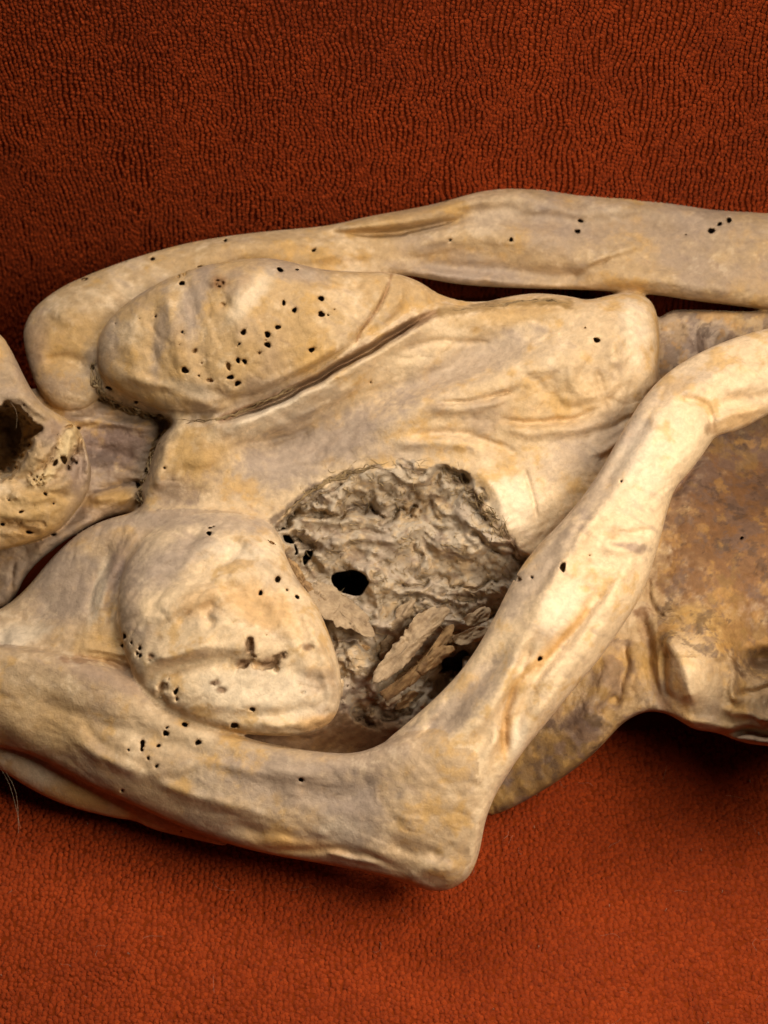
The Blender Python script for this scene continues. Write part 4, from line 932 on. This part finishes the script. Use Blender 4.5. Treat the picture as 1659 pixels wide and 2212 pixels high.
def flake(poly, wpts, thick, mat, seed, name='tissue_flake', rag=7, rings=9, bow=6):
    P = smooth_line(poly, True, 1)
    # resample and tear the outline
    Q = np.concatenate([P, P[:1]]); sl = np.concatenate([[0], np.cumsum(np.hypot(*np.diff(Q, axis=0).T))])
    n = int(max(28, sl[-1] / 4.5)) // 2 * 2; t = np.linspace(0, sl[-1], n, endpoint=False)
    P = np.stack([np.interp(t, sl, Q[:, 0]), np.interp(t, sl, Q[:, 1])], 1)
    c = P.mean(0)
    d = (P - c) / np.maximum(np.hypot(*(P - c).T), 1)[:, None]
    P = P + d * (rag * (0.7 * fbm2(t / 30, t * 0 + seed * 9.1, seed, 2, .5) + 0.6 * fbm2(t / 8.5, t * 0 + seed * 3.3, seed + 60, 2, .5)))[:, None]
    V = []; 
    for r in range(rings + 1):
        V.append(c + (P - c) * (0.10 + 0.90 * (r / rings) ** 0.8))
    V = np.concatenate(V)
    rr = np.repeat(np.linspace(0, 1, rings + 1), n)
    base = rbf(wpts, V[:, 0], V[:, 1]) + bow * (1 - rr ** 2)
    rel = 8.5 * fbm2((V[:, 0] - V[:, 1]) / 55, (V[:, 0] + V[:, 1]) / 19, seed + 3, 3, .6) + 9 * rr ** 2 * fbm2(V[:, 0] / 40, V[:, 1] / 40, seed + 8, 2) + 2.5 * fbm2(V[:, 0] / 12, V[:, 1] / 12, seed + 4, 3)
    top = world_pts(V[:, 0], V[:, 1], base + rel)
    bot = world_pts(V[:, 0], V[:, 1], base + rel - thick * (1.0 - 0.5 * rr))
    nv = len(V); F = []
    for r in range(rings):
        a = r * n + np.arange(n); b = r * n + (np.arange(n) + 1) % n
        F.append(np.stack([a, a + n, b + n, b], 1)); F.append(np.stack([nv + b, nv + b + n, nv + a + n, nv + a], 1))
    a = rings * n + np.arange(n); b = rings * n + (np.arange(n) + 1) % n
    F.append(np.stack([a, nv + a, nv + b, b], 1))
    i = np.arange(n // 2 - 1)
    cap = np.stack([i, i + 1, n - 2 - i, n - 1 - i], 1)
    F.append(cap); F.append(nv + cap[:, ::-1])
    return mesh_obj(name, np.concatenate([top, bot]), np.concatenate(F), mat, body)
flake([(640,1262),(700,1258),(740,1282),(790,1322),(812,1362),(800,1382),(760,1362),(715,1345),(672,1316)], [(660,1270,-190),(740,1310,-212),(800,1370,-205)], 6, M_SHEET, 1)
flake([(812,1500),(850,1476),(900,1430),(938,1390),(962,1352),(982,1346),(972,1388),(930,1440),(886,1482),(846,1512)], [(830,1500,-215),(900,1430,-222),(970,1360,-215)], 12, M_SHEET2, 3)
flake([(805,1478),(812,1440),(845,1402),(878,1358),(905,1322),(940,1306),(975,1312),(956,1346),(926,1378),(895,1412),(868,1444),(838,1472)], [(820,1460,-180),(890,1390,-190),(960,1320,-205)], 7, M_SHEET, 4)
flake([(1000,1332),(1040,1310),(1064,1310),(1060,1336),(1030,1354),(1004,1352)], [(1010,1345,-190),(1060,1320,-165)], 5, M_SHEET, 5, rag=4)
flake([(972,1378),(1010,1358),(1052,1350),(1062,1376),(1022,1392),(986,1394)], [(980,1385,-200),(1050,1365,-170)], 6, M_SHEET, 6, rag=4)
flake([(898,1446),(928,1408),(950,1392),(990,1396),(966,1420),(934,1446),(908,1462)], [(900,1450,-205),(980,1400,-190)], 8, M_SHEET2, 7, rag=5)
flake([(612,1196),(640,1212),(664,1250),(690,1292),(700,1320),(676,1310),(650,1270),(625,1236)], [(620,1210,-195),(690,1310,-185)], 8, M_SHEET2, 9, rag=6)

rs = np.random.default_rng(12)
for k, (fx, fy, fa, fl_, fw) in enumerate([(868,1330,-55,46,16),(905,1345,-50,60,14),(940,1330,-35,44,18),(1000,1372,-25,40,12),(1035,1330,-20,34,14),(960,1408,-40,60,13),(925,1460,-35,46,14),(862,1470,-40,52,14),(835,1512,-20,30,14),(880,1512,-40,34,12),(716,1352,25,40,12),(790,1395,60,36,10),(690,1285,40,44,12),(1010,1400,-30,40,14),(840,1392,-60,40,12),(1050,1290,-10,50,12),(985,1290,5,46,11)]):
    ca, sa = math.cos(math.radians(fa)), math.sin(math.radians(fa))
    pl = [(fx + ca * u * fl_ - sa * v * fw, fy + sa * u * fl_ + ca * v * fw) for u, v in ((-1, -.2), (-.6, -.8), (0, -1), (.6, -.7), (1, .1), (.5, .8), (-.1, 1), (-.7, .6))]
    tt = top_at(np.array([p[0] for p in pl] + [fx]), np.array([p[1] for p in pl] + [fy])); w0 = float(tt[-1]); tilt = rs.normal(0, 9, 2)
    if np.nanmax(tt) > -150: continue
    flake(pl, [(fx - ca * fl_, fy - sa * fl_, w0 + 6 + tilt[0]), (fx + ca * fl_, fy + sa * fl_, w0 + 9 + tilt[1])], 4, (M_SHEET, M_SHEET2)[k % 2], 40 + k, rag=7, rings=6, bow=rs.normal(5, 6))

def strands(name, starts, length, rad, curl, seed, mat, lift=5, follow=None, nseg=6):
    """many thin torn fibres, each a three-sided tube"""
    rng = np.random.default_rng(seed)
    n = len(starts); pts = np.zeros((n, nseg + 1, 3))
    x = starts[:, 0].copy(); y = starts[:, 1].copy(); a = starts[:, 2].copy() + 0.5 * rng.standard_normal(n)
    L = length * (0.5 + rng.random(n)) / nseg
    w0 = top_at(x, y); lf = lift * rng.random(n)
    da = curl * rng.standard_normal(n)
    for k in range(nseg + 1):
        tw = top_at(x, y); tw = np.where(np.isnan(tw), w0, tw)
        tw = np.clip(tw, w0 - 25, w0 + 12)
        pts[:, k] = np.stack([x, y, tw + lf * math.sin(math.pi * min(1, k / nseg * 0.9)) + 0.6 + 0 * x], -1)
        a = a + da / nseg + 0.25 * curl * rng.standard_normal(n)
        x = x + L * np.cos(a); y = y + L * np.sin(a)
    ok = ~np.isnan(w0)
    pts = pts[ok]; n = len(pts)
    r = rad * (0.6 + 0.8 * rng.random(n))
    V = np.zeros((n, nseg + 1, 3, 3))
    for q in range(3):
        th = 2 * math.pi * q / 3
        off = np.stack([np.cos(th) * r * 0 + np.sin(th) * r, np.cos(th) * r, np.sin(th + 1) * r], -1)
        tap = (1 - 0.7 * np.linspace(0, 1, nseg + 1))[None, :, None]
        V[:, :, q] = pts + off[:, None, :] * tap
    W = world_pts(V[..., 0], V[..., 1], V[..., 2]).reshape(-1, 3)
    st = (np.arange(n) * (nseg + 1) * 3)[:, None, None] + (np.arange(nseg) * 3)[None, :, None]
    q = np.arange(3)[None, None, :]; q2 = (np.arange(3) + 1) % 3; q2 = q2[None, None, :]
    F = np.stack([st + q, st + q2, st + 3 + q2, st + 3 + q], -1).reshape(-1, 4)
    o = mesh_obj(name, W, F, mat, body); o['kind'] = 'stuff'
    return o
def along(path, n, jit, seed, ang=None):
    rng = np.random.default_rng(seed)
    Q = smooth_line(path, False, 2); sl = np.concatenate([[0], np.cumsum(np.hypot(*np.diff(Q, axis=0).T))])
    t = rng.random(n) * sl[-1]
    x = np.interp(t, sl, Q[:, 0]); y = np.interp(t, sl, Q[:, 1])
    dx = np.interp(t + 4, sl, Q[:, 0]) - np.interp(t - 4, sl, Q[:, 0]); dy = np.interp(t + 4, sl, Q[:, 1]) - np.interp(t - 4, sl, Q[:, 1])
    a = np.arctan2(dy, dx) if ang is None else np.full(n, math.radians(ang))
    return np.stack([x + jit * rng.standard_normal(n), y + jit * rng.standard_normal(n), a + math.pi * (rng.random(n) > .5)], 1)
rim = [(600,1125),(640,1085),(700,1046),(760,1018),(830,1006),(900,1000),(960,1010),(1000,1040),(1045,1085),(1080,1140),(1120,1182)]
g = np.random.default_rng(5)
inn = np.stack([640 + 470 * g.random(5200), 1020 + 440 * g.random(5200), -0.1 + 0.5 * g.standard_normal(5200)], 1)
inn = inn[inside(np.array(cavp), inn[:, 0], inn[:, 1])]
inn = inn[np.nan_to_num(top_at(inn[:, 0], inn[:, 1]), nan=0.0) < -185]
strands('torn_fibre', np.concatenate([along(rim, 40, 8, 1), inn[:600], along([(960,1020),(1000,1060),(1040,1110),(1080,1160)], 110, 12, 2, 60)]), 24, 0.8, 0.8, 4, M_FIBRE, lift=2.0)
M_FRAY = scrap_material('frayed_skin', (0.09, 0.058, 0.03), (0.40, 0.28, 0.14))
def torn_edge(path, count, spread, rad, seed):
    """frayed cords of skin twisted along a tear"""
    rng = np.random.default_rng(seed); Q = smooth_line(path, False, 2)
    sl = np.concatenate([[0], np.cumsum(np.hypot(*np.diff(Q, axis=0).T))]); VS = []; FS = []; base = 0
    for c in range(count):
        t0 = rng.random() * sl[-1] * 0.8; t1 = min(sl[-1], t0 + 30 + 110 * rng.random())
        t = np.arange(t0, t1, 4.0)
        if len(t) < 5: continue
        x = np.interp(t, sl, Q[:, 0]); y = np.interp(t, sl, Q[:, 1])
        ph = rng.random() * 50
        x = x + spread * fbm2(t / 18, t * 0 + ph, seed + c, 2); y = y + spread * fbm2(t / 18, t * 0 + ph + 20, seed + c + 90, 2)
        w = top_at(x, y); w = np.where(np.isnan(w), np.nanmedian(w), w)
        w = np.convolve(np.pad(w, 3, mode='edge'), np.ones(7) / 7, 'valid') + 1.0 + 2.0 * rng.random()
        r = rad * (0.6 + 0.8 * rng.random()) * np.sin(np.linspace(0.25, 2.9, len(t)))
        for q in range(5):
            th = 2 * math.pi * q / 5
            VS.append(np.stack([x + r * math.cos(th), y + r * math.cos(th + 1.0), w + r * math.sin(th)], -1))
        n = len(t); ids = base + np.arange(5 * n).reshape(5, n)
        for q in range(5):
            a, b = ids[q], ids[(q + 1) % 5]
            FS.append(np.stack([a[:-1], a[1:], b[1:], b[:-1]], 1))
        base += 5 * n
    V = np.concatenate(VS); o = mesh_obj('torn_edge', world_pts(V[:, 0], V[:, 1], V[:, 2]), np.concatenate(FS), M_FRAY, body); o['kind'] = 'stuff'
torn_edge([(205,765),(200,800),(215,850),(255,876),(300,890),(345,902),(376,912)], 26, 9, 2.6, 1)
torn_edge([(376,912),(350,940),(335,965),(325,1005),(312,1040),(300,1065),(308,1095)], 26, 8, 2.4, 2)
torn_edge([(380,908),(440,914),(500,898),(560,872),(640,836)], 10, 4, 1.8, 3)
torn_edge([(940,672),(1000,668),(1080,660),(1150,648),(1230,655)], 10, 4, 1.8, 4)
torn_edge(rim[:5], 14, 7, 1.7, 5); torn_edge(rim[6:], 12, 12, 1.5, 6)

def tube(name, pts, rad, mat, parent, kind=None):
    pts = np.array(pts, float); n = len(pts); V = []; F = []
    for i in range(n):
        d = pts[min(i + 1, n - 1)] - pts[max(i - 1, 0)]; d /= np.linalg.norm(d)
        a = np.cross(d, [0.3, 0.9, 0.2]); a /= np.linalg.norm(a); b = np.cross(d, a)
        for q in range(5):
            th = 2 * math.pi * q / 5
            V.append(pts[i] + rad * (math.cos(th) * a + math.sin(th) * b))
    for i in range(n - 1):
        for q in range(5): F.append((i * 5 + q, i * 5 + (q + 1) % 5, i * 5 + 5 + (q + 1) % 5, i * 5 + 5 + q))
    return mesh_obj(name, V, F, mat, parent)
def hair(ctrl, rad=0.00007):
    Q = np.array(ctrl, float)
    for _ in range(3):
        Q = np.concatenate([Q[:1], np.stack([.75 * Q[:-1] + .25 * Q[1:], .25 * Q[:-1] + .75 * Q[1:]], 1).reshape(-1, 3), Q[-1:]])
    tube('hair_strand', world_pts(Q[:, 0], Q[:, 1], Q[:, 2]), rad, M_HAIR, body)
hair([(-5,1650,-225),(20,1690,-205),(34,1740,-200),(44,1790,-190)]); hair([(8,1660,-225),(38,1710,-205),(40,1800,-185)])
hair([(22,868,-205),(38,890,-200),(35,925,-215)], 0.00007)

# ------------------------------------------------------------------ lint lying on the carpet
def lint(name, o, eu, ev, en, ul, vl, n, seed):
    rng = np.random.default_rng(seed); VS = []; FS = []; base = 0
    for k in range(n):
        u, v = rng.random() * ul, rng.random() * vl; a = rng.random() * 6.28
        L = abs(rng.normal(0.006, 0.004)) + 0.0015; c = rng.normal(0, 1.4)
        if k % 3 == 0: L = 0.001
        r = 0.00007 if k % 3 else 0.00028
        p = []
        for i in range(7):
            p.append(o + u * eu + v * ev + en * (0.0034 + 0.0012 * math.sin(i)))
            a += c / 6; u += L / 6 * math.cos(a); v += L / 6 * math.sin(a)
        p = np.array(p)
        for i in range(7):
            for q in range(3):
                th = 2.094 * q; VS.append(p[i] + r * (math.cos(th) * eu + math.sin(th) * en + 0.6 * math.sin(th) * ev))
        for i in range(6):
            for q in range(3): FS.append((base + i * 3 + q, base + i * 3 + (q + 1) % 3, base + i * 3 + 3 + (q + 1) % 3, base + i * 3 + 3 + q))
        base += 21
    ob = mesh_obj(name, VS, FS, M_LINT); ob['kind'] = 'stuff'
    ob['label'] = 'pale lint and stray fibres scattered over the red carpet'; ob['category'] = 'lint'
M_LINT = scrap_material('lint', (0.30, 0.16, 0.10), (0.55, 0.38, 0.28))
lint('lint', np.array([-0.28, -0.30, 0.0]), np.array([1.0, 0, 0]), np.array([0, 1.0, 0]), np.array([0, 0, 1.0]), 0.56, 0.26, 110, 4)

# ------------------------------------------------------------------ unseen thigh, added beyond the right edge to shade the carpet under the hip
def shading_leg(ctrl):
    Q = np.array(ctrl, float)
    for _ in range(2):
        Q = np.concatenate([Q[:1], np.stack([.75 * Q[:-1] + .25 * Q[1:], .25 * Q[:-1] + .75 * Q[1:]], 1).reshape(-1, 4), Q[-1:]])
    c = world_pts(Q[:, 0], Q[:, 1], Q[:, 2]); n = len(c); m = 28; V = []; F = []
    for i in range(n):
        d = c[min(i + 1, n - 1)] - c[max(i - 1, 0)]; d /= np.linalg.norm(d)
        a = np.cross(d, [0, 0, 1]); a /= np.linalg.norm(a); b = np.cross(a, d)
        cap = 0.55 if i in (0, n - 1) else 1.0
        for q in range(m):
            th = 2 * math.pi * q / m
            r = Q[i, 3] * S * cap * (1 + 0.06 * float(noise2(i * .35 + 3 * math.cos(th), 3 * math.sin(th) + i * .2, 4)))
            V.append(c[i] + r * (math.cos(th) * a + 0.85 * math.sin(th) * b))
    for i in range(n - 1):
        for q in range(m): F.append((i * m + q, i * m + (q + 1) % m, i * m + m + (q + 1) % m, i * m + m + q))
    for base in (0, (n - 1) * m):
        for q in range(m // 2 - 1):
            F.append((base + q, base + q + 1, base + m - 2 - q, base + m - 1 - q))
    o = mesh_obj('shading_leg', V, F, M_SKIN, body)
    point_attr(o, 'stain_shade', np.tile(TAN * .7 + OCHRE * .3, (len(V), 1))); point_attr(o, 'rough', np.full(len(V), .4))
shading_leg([(1860,1470,-120,140),(1858,1500,60,165),(1868,1520,220,172),(1920,1520,380,160),(2040,1500,500,150),(2140,1490,580,140),(2180,1485,610,110)])
